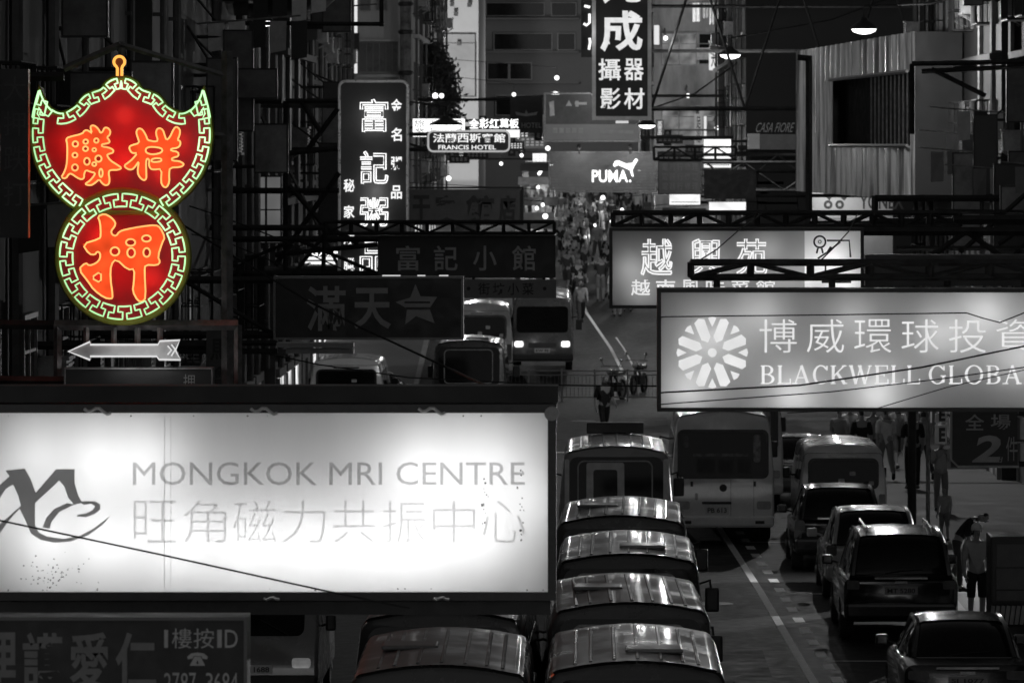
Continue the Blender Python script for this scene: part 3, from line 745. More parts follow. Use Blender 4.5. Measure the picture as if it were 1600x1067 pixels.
# --- left middle signs
d = 78.0
t = sign_root('signboard', 'unlit black board with two grey characters and a five pointed star', 428, 433, 722, 530, d)
m = MB(); m.pbox(430, 436, 721, 528, d, .02, .35); m.build('panel', black_board, t)
m = MB(); frame_bars(m, 427, 432, 724, 531, d, 3.5, .38); m.build('frame', mat('grey_trim', .20, .5, .3, .3, 5), t)
dg1 = mat('mid_grey_letters', .34, .7, 0, .15, 5)
def fn(b):
    put(b, '滿', 479, 447, 540, 517, d, off=-.016, bold=.018); put(b, '天', 552, 450, 611, 514, d, off=-.016, bold=.022)
letters(t, dg1, fn)
def fn(b):
    pts = [(649, 444), (657, 463), (683, 464), (671, 482), (679, 505), (650, 494), (633, 507), (636, 482), (618, 472), (641, 465)]
    b.prism([[(P(u, v, d).x, P(u, v, d).z) for u, v in pts]], d+.016, d+.0195)
letters(t, dg1, fn, 'star')
def fn(b): 
    b.pbox(632, 471, 672, 474, d, .012, .0155); b.pbox(634, 480, 672, 484, d, .012, .0155)
letters(t, black_board, fn, 'star_band')
m = MB()
for x0, x1 in ((597, 625), (652, 664), (686, 700)): m.pbox(x0, 430.2, x1, 431.8, d, .05, .2)
m.build('lamp_tube', glow('pale_tube', .9, .7), t)
arms(t, -1, 427, 438, 524, d, .2, .05)
t = sign_root('sign_shelf', 'grey metal canopy strip under the black star signboard', 430, 534, 553, 553, 84, None, 'canopy')
m = MB(); m.pbox(432, 536, 552, 543, 84, 0, .5); m.pbox(446, 545, 552, 553, 84, .1, .5); m.build('canopy_sheet', mat('canopy_grey', .4, .5, .2, .3, 2), t)
arms(t, -1, 432, 537, 550, 84.1, .3, .04, False)
d = 98.0
t = sign_root('signboard', 'unlit dark signboard of a small eatery with four grey characters', 592, 370, 866, 432, d)
m = MB(); m.pbox(592, 370, 866, 432, d, .02, .35); m.build('panel', mat('charcoal_board', .022, .5, 0, .3, 4), t)
def fn(b):
    for ch, x in (('富', 619), ('記', 678), ('小', 739), ('館', 800)): put(b, ch, x, 384, x+37, 423, d, off=-.012, bold=.012)
letters(t, mat('grey_letters_far', .5, .7, 0, .15, 5), fn)
m = MB(); frame_bars(m, 590, 368, 868, 434, d, 2, .37); m.build('frame', steel_dark, t)
arms(t, -1, 590, 374, 428, d, .2, .05)
t2 = sign_root('signboard', 'pale narrow signboard with small dark characters hung under the small eatery board', 724, 436, 869, 466, d)
m = MB(); m.pbox(724, 437, 869, 466, d, .02, .2); m.build('panel', mat('grey_board', .17, .5, 0, .2, 4), t2)
def fn(b):
    for i, ch in enumerate('街坊小菜'): put(b, ch, 747+i*23, 442, 765+i*23, 461, d, off=-.012, bold=.01)
    put(b, '•', 729, 448, 735, 454, d, off=-.012); put(b, '•', 848, 448, 854, 454, d, off=-.012)
letters(t2, mat('black_letters', .015, .6), fn)
m = MB()
for x in (740, 850): m.bar(P(x, 434, d+.1), P(x, 437, d+.1), .04)
m.build('hanger', steel_dark, t2)
t = sign_root('lattice_girder', 'black lattice girder over the small eatery signboard', 508, 346, 866, 366, 97, None, 'girder')
m = MB(); truss(m, 508, 866, 347, 365, 97.0, 42, .045, .35); m.build('lattice', steel_dark, t)
m = MB(); m.bar(P(508, 356, 97), (-7.2, 97, P(0, 356, 97).z), .08)
m.bar(P(508, 347, 97), P(505, 425, 97), .06); m.bar(P(508, 365, 97), P(450, 440, 97), .05); m.build('support_arm', steel_dark, t)
# tall porridge shop neon
d = 110.0
t = sign_root('neon_sign', 'tall dark porridge shop neon with glowing white characters and rounded pale rim', 530, 126, 637, 440, d)
o = [(p[0], p[1]) for p in rrect(P(530, 0, d).x, P(0, 440, d).z, P(637, 0, d).x, P(0, 127, d).z, .14)]
m = MB(); m.prism([o], d+.03, d+.5); m.build('panel', mat('porridge_board', .045, .45, 0, .2, 2), t)
m = MB(); m.tube([(p[0], d, p[1]) for p in o], .035, 6, closed=True); m.build('rim', mat('bright_steel_rim', .6, .3, .5, .2, 6), t)
wn = glow('white_neon_tube', .95, 1.5)
def fn(b):
    for i, ch in enumerate('富記粥品'):
        y = (156, 237, 309, 379)[i]; put(b, ch, 563, y, 606, y+50-6*(i > 1), d, off=.03, neon=.014, n=4, fill=False, bold=.0)
letters(t, wn, fn, 'neon_tube')
def fn(b):
    for i, ch in enumerate('金名粥品'): put(b, ch, 611, 155+i*45, 628, 176+i*45, d, off=.02, bold=.02)
    for i, ch in enumerate('秘家燒臘'): put(b, ch, 537, 280+i*41, 554, 300+i*41, d, off=.02, bold=.02)
letters(t, glow('white_neon_letter', .95, 1.1), fn)
point('neon_glow', P(584, 190, d-.5), 6, t, .2); point('neon_glow', P(584, 300, d-.5), 6, t, .2)
arms(t, -1, 530, 165, 420, d, .25, .05)
# dark hotel name board
d = 126.0
t = sign_root('signboard', 'dull grey guesthouse board with large dark characters', 638, 292, 816, 348, d)
m = MB(); m.pbox(638, 296, 816, 350, d, .02, .3); m.build('panel', mat('dull_board', .055, .5, 0, .25, 3), t)
m = MB(); frame_bars(m, 636, 292, 818, 352, d, 3, .34); m.build('frame', black_board, t)
def fn(b):
    for ch, x0, x1 in (('干', 645, 672), ('賓', 678, 718), ('館', 728, 772), ('店', 780, 806)): put(b, ch, x0, 305, x1, 345, d, off=-.012, bold=.03)
letters(t, mat('black_letters', .015, .6), fn)
arms(t, -1, 637, 300, 345, d, .2, .05)
# hotel neon and neighbours
d = 150.0
t = sign_root('neon_sign', 'small hotel neon with rounded glowing outline reading FRANCIS HOTEL', 669, 205, 796, 237, d)
o = rrect(P(669, 0, d).x, P(0, 237, d).z, P(796, 0, d).x, P(0, 205, d).z, .15)
m = MB(); m.prism([o], d+.03, d+.3); m.build('panel', mat('hotel_board', .05, .5), t)
m = MB(); m.tube([(p[0], d, p[1]) for p in o], .03, 5, closed=True); m.build('neon_rim', glow('soft_neon', .8, .55), t)
def fn(b):
    row(b, '法蘭西斯賓館', 676, 209, 790, 223, d, off=.01, bold=.012, gap=.06); put(b, 'FRANCIS HOTEL', 685, 227, 775, 234, d, off=.01, bold=.01)
letters(t, glow('white_neon_letter', .95, 1.1), fn)
arms(t, -1, 669, 210, 234, d, .15, .05)
t = sign_root('neon_sign', 'open neon lettering of five bold white characters above the hotel neon', 732, 184, 812, 214, 158)
d = 158
def fn(b): row(b, '全彩紅葛板', 733, 186, 811, 201, d, off=.0, bold=.016, gap=.06)
letters(t, glow('hot_white_letter', 1.0, 2.2), fn)
m = MB(); m.pbox(790, 203, 812, 215, d, 0, .2); m.pbox(735, 203, 789, 205, d, 0, .2); m.build('lit_tab', glow('hot_tab', .9, 1.2), t)
m = MB()
for yy in (188, 199): m.bar(P(732, yy, d+.06), P(812, yy, d+.06), .04)
m.bar(P(810, 187, d+.06), P(810, 203, d+.06), .04); m.build('rail', steel_dark, t)
arms(t, -1, 732, 189, 200, d, .06, .04, False)
t = sign_root('lightbox_sign', 'overexposed white sign with dark characters beside the conical lamp shade', 644, 184, 728, 216, 156)
d = 156
m = MB(); m.pbox(645, 186, 666, 214, d, 0, .25); m.pbox(667, 186, 726, 206, d, 0, .25); m.build('panel', glow('hot_panel', .95, 1.6), t)
def fn(b):
    row(b, '旅業', 647, 187, 664, 213, d, vertical=True, off=.004, gap=.1); row(b, '川菜園', 672, 188, 722, 204, d, off=.004, gap=.1)
letters(t, mat('ink_line', .02, .6), fn)
arms(t, -1, 645, 190, 212, d, .1, .04, False)
# tall photo shop neon
d = 158.0
t = sign_root('neon_sign', 'tall black photo shop neon with fat white characters and a pale frame', 925, -95, 1018, 190, d)
m = MB(); m.pbox(931, -89, 1012, 182, d, .03, .5); m.build('panel', black_board, t)
m = MB(); frame_bars(m, 925, -95, 1018, 188, d, 6, .5); m.build('frame', mat('frame_pale', .55, .5, .1, .2, 4), t)
def fn(b):
    put(b, '元', 940, -62, 1004, 6, d, off=-.01, bold=.03); put(b, '成', 938, 17, 1004, 81, d, off=-.01, bold=.026)
    put(b, '攝', 935, 92, 970, 126, d, off=-.01, bold=.014); put(b, '器', 975, 92, 1006, 126, d, off=-.01, bold=.014)
    put(b, '影', 938, 138, 970, 171, d, off=-.01, bold=.014); put(b, '材', 975, 138, 1007, 171, d, off=-.01, bold=.014)
letters(t, glow('fat_white_letter', .80, 1.0, .1), fn)
point('neon_glow', P(905, 50, d-.2), 20, t, .2); point('neon_glow', P(1030, 60, d+.1), 30, t, .2)
m = MB(); m.pbox(962, 189, 982, 193, d, .1, .4); m.build('lamp', glow('pale_tube', .9, .7), t)
arms(t, 1, 1018, -60, 170, d, .2, .06)
t = sign_root('neon_sign', 'thin vertical edge of white neon strokes left of the tall photo shop neon', 912, 5, 924, 85, 172)
m = MB(); d = 172
def pl(pts): m.tube([P(u, v, d) for u, v in pts], .045, 5)
pl([(921, 22), (921, 36), (916, 40), (912, 37)]); pl([(921, 60), (922, 66), (920, 78)]); pl([(913, 10), (922, 12)])
m.build('neon_tube', glow('white_neon_tube', .95, 1.5), t); m = MB(); m.pbox(908, 0, 925, 90, d, .06, .3); m.build('panel', black_board, t); arms(t, 1, 925, 10, 80, d, .15, .05, False)
# sports brand board
d = 176.0
t = sign_root('signboard', 'wide slatted grey sports shop board with a white leaping cat mark', 858, 238, 1026, 300, d)
m = MB()
for k in range(13): m.pbox(860, 240+k*4.5, 1024, 244.2+k*4.5, d, .04, .3)
m.build('slat_panel', mat('board_slats', .17, .45, .2, .15, 4), t)
m = MB(); frame_bars(m, 857, 237, 1027, 301, d, 2.2, .36); m.build('frame', steel_grey, t)
def fn(b):
    put(b, 'PUMA', 925, 266, 981, 285, d, bold=.012); put(b, '.', 983, 281, 986, 285, d)
letters(t, glow('hot_white_letter', 1.0, 2.2), fn)
def fn(b):
    pts = [(958, 258), (961, 252), (966, 251), (978, 256), (988, 255), (993, 248), (997, 250), (992, 258), (988, 266), (990, 277), (987, 275), (984, 266), (975, 262), (966, 258), (960, 261)]
    b.prism([[(P(u, v, d).x, P(u, v, d).z) for u, v in pts]], d, d+.03)
letters(t, glow('hot_white_letter', 1.0, 2.2), fn, 'logo')
point('board_lamp', P(905, 232, d-1.2), 26, t, .2)
point('board_lamp', P(985, 232, d-1.2), 26, t, .2)
m = MB()
for x in (905, 985): a = P(x, 232, d-1.2); m.tube([P(x, 240, d), P(x, 231, d-.6), a], .025, 5); m.sphere((a.x, a.y, a.z+.06), .09)
m.build('lamp_arm', steel_dark, t)
arms(t, 1, 1027, 242, 296, d, .2, .05)
# billboard over it
d = 196.0
t = sign_root('billboard', 'framed billboard with a dark picture above a grey caption strip', 850, 144, 1000, 220, d, None, 'billboard')
m = MB(); m.pbox(853, 148, 998, 194, d, .03, .3); m.build('picture', mat('dark_picture', .06, .5, 0, .9, 1.0), t)
m = MB(); m.pbox(853, 194.5, 998, 219, d, .03, .3); m.build('caption_strip', mat('caption_grey', .26, .5, 0, .15, 1), t)
m = MB(); frame_bars(m, 850, 145, 1001, 222, d, 2.5, .33); m.build('frame', steel_grey, t)
def fn(b): 
    for x in (864, 874, 884, 894, 904): b.pbox(x, 200, x+7, 208, d, .02, .028)
    b.pbox(938, 204, 990, 209, d, .02, .028)
letters(t, mat('faint_caption', .34, .6), fn, 'caption_marks')
def fn(b):
    b.prism([[(P(u, v, d).x, P(u, v, d).z) for u, v in ((884, 166), (889, 157), (894, 166))]], d+.022, d+.028); b.pbox(898, 160, 917, 164, d, .022, .028); b.pbox(899, 158, 904, 167, d, .023, .027)
    b.prism([[(P(861+5*math.cos(k)+3*(k % 2), 170+13*math.sin(k), d).x, P(861, 170+13*math.sin(k), d).z) for k in range(0, 6)]], d+.022, d+.028)
letters(t, mat('pale_print', .5, .6), fn, 'emblem')
point('board_lamp', P(925, 150, d-1.5), 22, t, .2); m = MB(); m.tube([P(925, 146, d), P(925, 143, d-.8), P(925, 148, d-1.4)], .025, 5); m.build('lamp_arm', steel_dark, t)
arms(t, 1, 1001, 150, 215, d, .2, .05, False)
t = sign_root('signboard', 'small dark board with a pale crest left of the framed billboard', 796, 150, 848, 208, 205)
d = 205
m = MB(); m.pbox(797, 152, 848, 208, d, .03, .3); m.build('panel', mat('charcoal_board', .022, .5, 0, .3, 4), t)
def fn(b):
    b.prism([[(P(u, v, d).x, P(u, v, d).z) for u, v in ((805, 175), (820, 178), (822, 172), (825, 178), (840, 175), (838, 180), (822, 182), (807, 180))]], d+.02, d+.028)
    put(b, 'HOTEL', 815, 192, 846, 200, d, off=-.02)
letters(t, mat('crest_grey', .4, .6), fn)
arms(t, -1, 797, 156, 204, d, .15, .05, False)
# right hand far signs
d = 172.0
t = sign_root('signboard', 'dark notice board with faint rows of print beside the slatted sports board', 1029, 250, 1096, 302, d)
m = MB(); m.pbox(1030, 251, 1095, 302, d, .03, .3); m.build('panel', mat('dull_board', .055, .5, 0, .25, 3), t)
def fn(b):
    for j in range(3): row(b, '電器行修理', 1033, 256+j*15, 1092, 267+j*15, d, off=-.02, gap=.25)
letters(t, mat('faint_print', .11, .6), fn); m = MB(); frame_bars(m, 1028, 249, 1098, 304, d, 2, .33); m.build('frame', steel_dark, t); arms(t, 1, 1098, 254, 298, d, .2, .05)
d = 160.0
t = sign_root('signboard', 'blank black rectangular board in front of the bright shop signs', 1100, 262, 1182, 311, d)
m = MB(); m.pbox(1100, 265, 1181, 311, d, 0, .3); m.build('panel', black_board, t); arms(t, 1, 1181, 268, 306, d, .15, .05, False)
t = sign_root('lattice_girder', 'black lattice girder above the blank black board', 1020, 228, 1150, 252, 164, None, 'girder')
m = MB(); truss(m, 1022, 1150, 230, 250, 164.0, 32, .05, .4); m.bar(P(1150, 240, 164), (12, 164, P(0, 240, 164).z), .08); m.build('lattice', steel_dark, t)
d = 186.0
wl = glow('white_shop_sign', .95, 1.3, .45, .9)
for lab, bx, txt in (('glaring white shop sign under the blank black board', (1108, 316, 1196, 334), '電訊'), ('stacked white shop sign beside the corrugated box', (1184, 270, 1246, 336), '數碼影音'), ('glaring white sign between the lattice girder and the mottled wall', (1100, 218, 1142, 262), '手機'), ('white lit sign with round drawing over the pale lit restaurant lightbox', (1046, 304, 1094, 320), '大減')):
    t = sign_root('lightbox_sign', lab, *bx, d-2); x0, y0, x1, y1 = bx
    m = MB(); m.pbox(x0, y0, x1, y1, d-2, .02, .4); m.build('panel', wl, t)
    def fn(b):
        if y1-y0 > 50:
            b.pbox(x0+4, y0+24, x0+16, y0+38, d-2, 0, .018); b.pbox(x0, y0+14, x1-22, y0+18, d-2, .0, .018); b.pbox(x0, y0+46, x1, y0+49, d-2, 0, .018)
        else: b.pbox(x0+2, y1-4.5, x1-2, y1-3.5, d-2, 0, .018)
    letters(t, mat('grey_print_dark', .05, .6), fn, 'band')
    m = MB(); frame_bars(m, x0-1, y0-1, x1+1, y1+1, d-2, 1, .42); m.build('frame', steel_grey, t); arms(t, 1, x1, y0+3, y1-3, d-2, .2, .04, False)
t = sign_root('signboard', 'pale sports shop board with a doubled Y emblem under the corrugated box', 1268, 272, 1396, 372, 166)
d = 166.0
m = MB(); m.pbox(1268, 268, 1395, 336, d, .03, .3); m.pbox(1268, 337, 1395, 420, d, .06, .3); m.build('panel', mat('pale_board', .45, .5, 0, .1, 2), t)
def fn(b):
    for cx in (1294, 1312): b.prism([[(P(cx+7*math.cos(R(30*k)), 320+7*math.sin(R(30*k)), d).x, P(0, 320+7*math.sin(R(30*k)), d).z) for k in range(12)], [(P(cx+3*math.cos(R(60*k)), 320+3*math.sin(R(60*k)), d).x, P(0, 320+3*math.sin(R(60*k)), d).z) for k in range(6)]], d+.02, d+.028)
    for x0, x1 in ((1286, 1304), (1306, 1330)): b.prism([[(P(u, v, d).x, P(u, v, d).z) for u, v in ((x0, 302), (x1, 302), ((x0+x1)/2+1, 314))]], d+.02, d+.028)
letters(t, mat('dark_print', .05, .7, 0, .15, 5), fn, 'emblem')
def fn(b): put(b, 'YONEX', 1343, 304, 1412, 327, d, off=-.02, bold=.02)
letters(t, mat('dark_print', .05, .7, 0, .15, 5), fn)
point('board_lamp', P(1300, 300, d-1.6), 120, t, .2); m = MB(); m.tube([P(1300, 268, d), P(1300, 262, d-1), P(1300, 297, d-1.6)], .025, 5); m.build('lamp_arm', steel_dark, t)
arms(t, 1, 1396, 274, 366, d, .2, .05)
t = sign_root('signboard', 'dim shop sign with slanted lettering beside the top of the black block', 1168, 192, 1246, 236, 183)
d = 183
m = MB(); m.pbox(1170, 210, 1246, 234, d-1, .1, .5); m.build('panel', mat('dim_sign', .10, .5, 0, .5, 1), t)
m = MB(); m.pbox(1168, 209, 1187, 233, d-1, 0, .1); m.build('corner_panel', mat('pale_board', .45, .5, 0, .1, 2), t)
def fn(b): put(b, 'CASA FIORE', 1182, 192, 1240, 207, d-1, off=-.1, slant=.3)
letters(t, mat('mid_grey_letters', .17, .7, 0, .15, 5), fn); arms(t, 1, 1246, 212, 232, d-1, .2, .05, False)
# white light strips on the left blocks
t = sign_root('light_strip', 'vertical white light strip at the corner of the left tenement by the dark awning', 549, -20, 559, 116, 199, None, 'light')
m = MB(); m.pbox(550, -30, 558, 52, 199, 0, .2); m.pbox(550, 80, 558, 115, 199, 0, .2); m.build('tube', glow('strip_light', .9, .9), t)
m = MB(); m.pbox(547, 52, 561, 80, 199, -.05, .25); m.pbox(545, -30, 549, 115, 199, .05, .25); m.build('bracket', black_board, t); arms(t, -1, 545, -20, 100, 199, .15, .05, False)
t = sign_root('light_strip', 'slim vertical white light on the corner of the grey office block', 740, 55, 752, 130, 338, None, 'light')
m = MB(); a, b = P(747, 60, 338), P(749, 128, 338); m.tube([a, a*.5+b*.5, b], [.2, .15, .05], 6); m.build('tube', glow('strip_light', .9, .9), t)
m = MB(); m.pbox(742, 60, 744, 200, 338.3, 0, 6.6); m.build('bracket', steel_dark, t)

# lit shop signs low on the left, window lattice, vertical board
for lab, bx, txt, d in (('bright white shop sign with slim bands, low on the left behind black braces', (468, 402, 530, 430), '粥', 118.), ('bright vertical shop sign low on the left beside the braces', (434, 382, 448, 428), '茶餐', 116.), ('bright shop sign with two characters left of the tall porridge neon', (474, 389, 532, 401), '中西大藥房', 117.)):
    t = sign_root('lightbox_sign', lab, *bx, d); x0, y0, x1, y1 = bx
    if txt == '粥':
        m = MB()
        for k in range(4): m.pbox(x0, y0+k*7, x1, y0+4+k*7, d, 0, .3)
        m.build('panel', wl, t); m = MB(); m.pbox(x0, y0, x1, y1, d, .3, .4); m.build('back', steel_dark, t)
    else:
        m = MB(); m.pbox(x0, y0, x1, y1, d, .05, .3); m.build('panel', black_board, t)
        def fn(b): row(b, txt, x0+1, y0+1, x1-1, y1-1, d, vertical=(x1-x0 < 20), bold=.03)
        letters(t, glow('hot_white_letter', 1.0, 2.2), fn)
    arms(t, -1, x0, y0+2, y1-2, d, .2, .04, False)
t = sign_root('window_bay', 'tall paned bay window faintly lit on the left corner tenement', 404, 276, 438, 380, 111, None, 'window')
m = MB(); frame_bars(m, 403, 275, 440, 381, 111, 2, .3)
for k in range(1, 4): m.pbox(405, 276+k*26-1, 438, 276+k*26+1, 111, 0, .1)
m.pbox(414, 277, 417, 380, 111, -.01, .12); m.build('frame', steel_dark, t)
m = MB(); m.pbox(405, 277, 438, 379, 111, .15, .18); m.build('pane', glow('dim_pane', .5, .22, .6, .8), t)
m = MB(); m.bar(P(404, 300, 111.3), (-7.25, 111.3, P(0, 300, 111).z), .1); m.bar(P(404, 360, 111.3), (-7.25, 111.3, P(0, 360, 111).z), .1); m.build('support_arm', steel_dark, t)
# 全場2 banner right
d = 86.0
t = sign_root('banner_sign', 'dark sale banner with a big italic numeral 2 and pale clipped border', 1486, 636, 1582, 732, d)
m = MB(); m.pbox(1486, 640, 1590, 730, d, .02, .12); m.build('panel', mat('banner_dark', .05, .6, 0, .3, 2), t)
m = MB(); m.tube([P(u, v, d) for u, v in ((1486, 630), (1486, 718), (1497, 729), (1592, 729))], .022, 5); m.build('border', mat('pale_trim', .5, .5, 0, .2, 4), t)
def fn(b):
    put(b, '全', 1508, 647, 1538, 672, d, off=.0, bold=.012); put(b, '場', 1548, 647, 1579, 671, d, off=0, bold=.012); put(b, '2', 1524, 680, 1566, 722, d, off=0, slant=.25, bold=.03)
    put(b, 'nd', 1549, 714, 1566, 722, d, off=.004, slant=.2); put(b, '件', 1572, 682, 1590, 720, d, off=0)
letters(t, mat('banner_print', .42, .6, 0, .2, 4), fn)
arms(t, 1, 1592, 645, 725, d, .05, .04, False)
t = sign_root('signboard', 'narrow pale board with letter E shapes beside the thin lamp pole', 1460, 646, 1480, 694, 92)
d = 92; m = MB(); m.pbox(1461, 664, 1480, 694, d, .0, .08); m.pbox(1461, 646, 1480, 660, d, 0, .08); m.build('panel', mat('pale_board', .45, .5, 0, .1, 2), t)
def fn(b): put(b, 'E', 1467, 668, 1477, 690, d, off=.006, bold=.05); put(b, 'E', 1467, 638, 1477, 658, d, off=.006, bold=.05)
letters(t, mat('black_letters', .015, .6), fn); arms(t, 1, 1480, 650, 690, d, .04, .03, False)

# ------------------------------------------------------------------ the coloured pawnshop neon
d = 62.0
t = sign_root('neon_sign', 'red and green pawnshop neon shaped as a bat over a round coin', 48, 76, 330, 506, d)
back_m = mat('red_enamel_board', (.34, .006, .014), .35, 0, .25, 1.5)
edge_m = mat('olive_sign_edge', (.16, .17, .02), .5, 0, .2, 3)
outer_half = [(61, 136), (56, 160), (51, 182), (48, 212), (51, 237), (56, 257), (66, 277), (82, 298), (104, 318), (126, 333)]
top_half = [(61, 136), (66, 155), (74, 168), (84, 176), (95, 178), (107, 174), (118, 167), (124, 158), (132, 149), (145, 143), (157, 141), (164, 130), (174, 124), (188, 121)]
CXN = 189.0
def mir(l): return [(2*CXN-x, y) for x, y in l]
bat = top_half + mir(top_half)[::-1][1:] + mir(outer_half)[1:] + outer_half[::-1][:-1]
def X(p, y=None, dd=d): q = P(p[0], p[1], dd); return (q.x, q.z)
coin = (191, 401, 102)
def circ(r, n=64): return [(coin[0]+r*math.cos(2*math.pi*k/n), coin[1]+r*math.sin(2*math.pi*k/n)) for k in range(n)]
m = MB(); m.prism([[X(p) for p in bat]], d+.10, d+.104, sides=False, back=False); m.prism([[X(p) for p in circ(103)]], d+.09, d+.094, sides=False, back=False)
m.build('red_board', back_m, t)
m = MB(); m.prism([[X(p) for p in bat]], d+.11, d+.48); m.build('bat_body', edge_m, t)
m = MB(); m.prism([[X(p) for p in circ(104)]], d+.112, d+.50); m.build('coin_body', edge_m, t)
m = MB(); m.tube([(X(p)[0], d+.10, X(p)[1]) for p in bat], .035, 6, closed=True); m.tube([(X(p)[0], d+.095, X(p)[1]) for p in circ(103.5)], .035, 6, closed=True); m.build('olive_rim', edge_m, t)
def resample(path, n, closed):
    pts = path + ([path[0]] if closed else []); L = [0]
    for a, b in zip(pts, pts[1:]): L.append(L[-1]+math.hypot(b[0]-a[0], b[1]-a[1]))
    out = []; j = 0
    for k in range(n+1):
        s = L[-1]*k/n
        while j < len(L)-2 and L[j+1] < s: j += 1
        u = (s-L[j])/max(1e-6, L[j+1]-L[j]); out.append((pts[j][0]+(pts[j+1][0]-pts[j][0])*u, pts[j][1]+(pts[j+1][1]-pts[j][1])*u))
    return out, L[-1]
def smooth(path, it=2, closed=False):
    for _ in range(it):
        o = [] if closed else [path[0]]
        pr = list(zip(path, path[1:])) + ([(path[-1], path[0])] if closed else [])
        for a, b in pr: o += [(a[0]*.75+b[0]*.25, a[1]*.75+b[1]*.25), (a[0]*.25+b[0]*.75, a[1]*.25+b[1]*.75)]
        if not closed: o.append(path[-1])
        path = o
    return path
def fret(b, path, width, cells, y, r, closed=False, inward=1):
    """greek key tube following a path: u along, v inward"""
    pts, L = resample(path, 600, closed)
    def at(u, v):
        k = u*600; i = int(math.floor(k)); f = k-i
        if closed: i %= 600
        i = max(0, min(599, i)); a, c = pts[i], pts[i+1]
        tx, ty = c[0]-a[0], c[1]-a[1]; l = math.hypot(tx, ty) or 1
        return (a[0]+tx*f - ty/l*v*width*inward, a[1]+ty*f + tx/l*v*width*inward)
    u = 1.0/cells
    def seg(a, c, n):
        return [(a[0]+(c[0]-a[0])*k/n, a[1]+(c[1]-a[1])*k/n) for k in range(n)]
    line = []
    for c in range(cells):
        q = [(0, 0), (.76, 0), (.76, .44), (.5, .44), (.5, 1), (1.26, 1), (1.26, .56), (1.0, .56), (1.0, 0)]
        for a, e in zip(q, q[1:]): line += seg(((c+a[0])*u, a[1]), ((c+e[0])*u, e[1]), 5 if abs(e[0]-a[0]) > .3 else 2)
    if not closed: line = [p for p in line if p[0] <= 1.0]
    tp = [X(at(p[0], p[1])) for p in line]
    tp = [q for k, q in enumerate(tp) if k == 0 or (Vector(q)-Vector(tp[k-1])).length > .004]
    b.tube([(q[0], y, q[1]) for q in tp], r, 5, closed=closed)
green = glow('green_neon', (.50, 1.0, .46), 1.4, .45, 1.2)
m = MB()
fret(m, [(coin[0]+98*math.cos(R(-90+360*k/120)), coin[1]+98*math.sin(R(-90+360*k/120))) for k in range(120)], 20, 20, d+.03, .0108, closed=True)
m.build('coin_neon', green, t)
m = MB()
side = smooth([(62, 141), (56, 163), (52, 182), (50, 212), (53, 237), (59, 257), (69, 277), (85, 297), (106, 316), (121, 326)], 2)
fret(m, side, 16, 7, d+.035, .0108, inward=-1); fret(m, mir(side), 16, 7, d+.035, .0108, inward=1)
tp = smooth([(80, 172), (90, 178), (100, 178), (110, 173), (120, 166), (127, 155), (136, 148), (148, 144), (158, 141), (166, 131), (175, 125), (188, 122)], 2)
fret(m, tp, 16, 5, d+.035, .0108, inward=1); fret(m, mir(tp), 16, 5, d+.035, .0108, inward=-1)
for mm_ in (lambda l: l, mir):
    m.tube([(X(p)[0], d+.035, X(p)[1]) for p in mm_(smooth([(50, 184), (52, 172), (57, 152), (61, 139), (65, 153), (72, 165), (81, 174)], 1))], .0108, 5)
    m.tube([(X(p)[0], d+.035, X(p)[1]) for p in mm_([(50, 184), (62, 186), (58, 178), (60, 168), (66, 178), (75, 182), (81, 174)])], .0108, 5)
m.build('bat_neon', green, t)
amber = glow('amber_neon', (1.0, .42, .08), 1.5)
m = MB(); q = [(186+8.5*math.cos(R(a)), 97+8.5*math.sin(R(a))) for a in range(110, 431, 16)]
m.tube([(X(p)[0], d+.03, X(p)[1]) for p in [(183, 119), (183, 107)] + q[1:-1] + [(190, 107), (190, 119)]], .017, 6); m.build('ring_neon', amber, t)
m = MB(); m.prism([[X(p) for p in [(186+10*math.cos(R(a)), 97+10*math.sin(R(a))) for a in range(0, 360, 24)]]], d+.06, d+.2); m.pbox(182, 106, 191, 122, d, .06, .2); m.build('ring_body', mat('amber_metal', (.2, .07, .02), .5), t)
def zz(l, x0, y0, s): return [(x0+x/s, y0+y/s) for x, y in l]
xiang = zz([(1010,160),(1045,175),(1085,240),(1105,300),(1150,310),(1190,318),(1232,308),(1205,220),(1215,170),(1250,155),(1290,180),(1310,250),(1330,300),(1370,270),(1420,160),(1450,140),(1490,170),(1490,230),(1460,300),(1495,310),(1495,360),(1460,392),(1385,400),(1380,425),(1470,440),(1475,490),(1420,505),(1390,520),(1400,545),(1480,550),(1520,570),(1540,590),(1500,620),(1370,625),(1360,700),(1365,800),(1330,865),(1290,850),(1265,800),(1275,640),(1180,650),(1140,640),(1120,590),(1130,540),(1100,510),(1085,560),(1090,700),(1090,760),(1060,780),(1010,740),(985,680),(1000,570),(1000,555),(940,640),(900,655),(850,635),(825,600),(870,570),(930,520),(985,450),(930,455),(900,430),(885,380),(920,360),(1010,335),(990,270),(970,210),(985,170)], 85, 180, 7.619)
xiang_h = [zz(l, 85, 180, 7.619) for l in ([(1080,410),(1110,385),(1170,380),(1270,395),(1285,430),(1240,460),(1150,470),(1090,450)], [(1150,530),(1200,515),(1270,520),(1270,550),(1200,560),(1155,555)])]
sheng = zz([(75,745),(110,690),(140,610),(150,500),(150,350),(135,290),(160,265),(330,225),(350,190),(380,180),(420,200),(445,225),(420,140),(450,120),(490,135),(530,180),(542,215),(570,200),(590,150),(630,150),(665,190),(655,240),(620,265),(650,300),(655,330),(600,345),(560,350),(560,375),(640,385),(700,415),(695,450),(640,465),(620,480),(660,540),(740,590),(800,630),(760,655),(660,655),(640,680),(655,780),(640,830),(600,840),(560,810),(530,765),(480,810),(430,840),(370,830),(365,815),(420,780),(470,720),(480,690),(430,680),(370,655),(350,700),(350,750),(320,770),(270,750),(200,700),(170,700),(130,760)], 85, 180, 7.619)
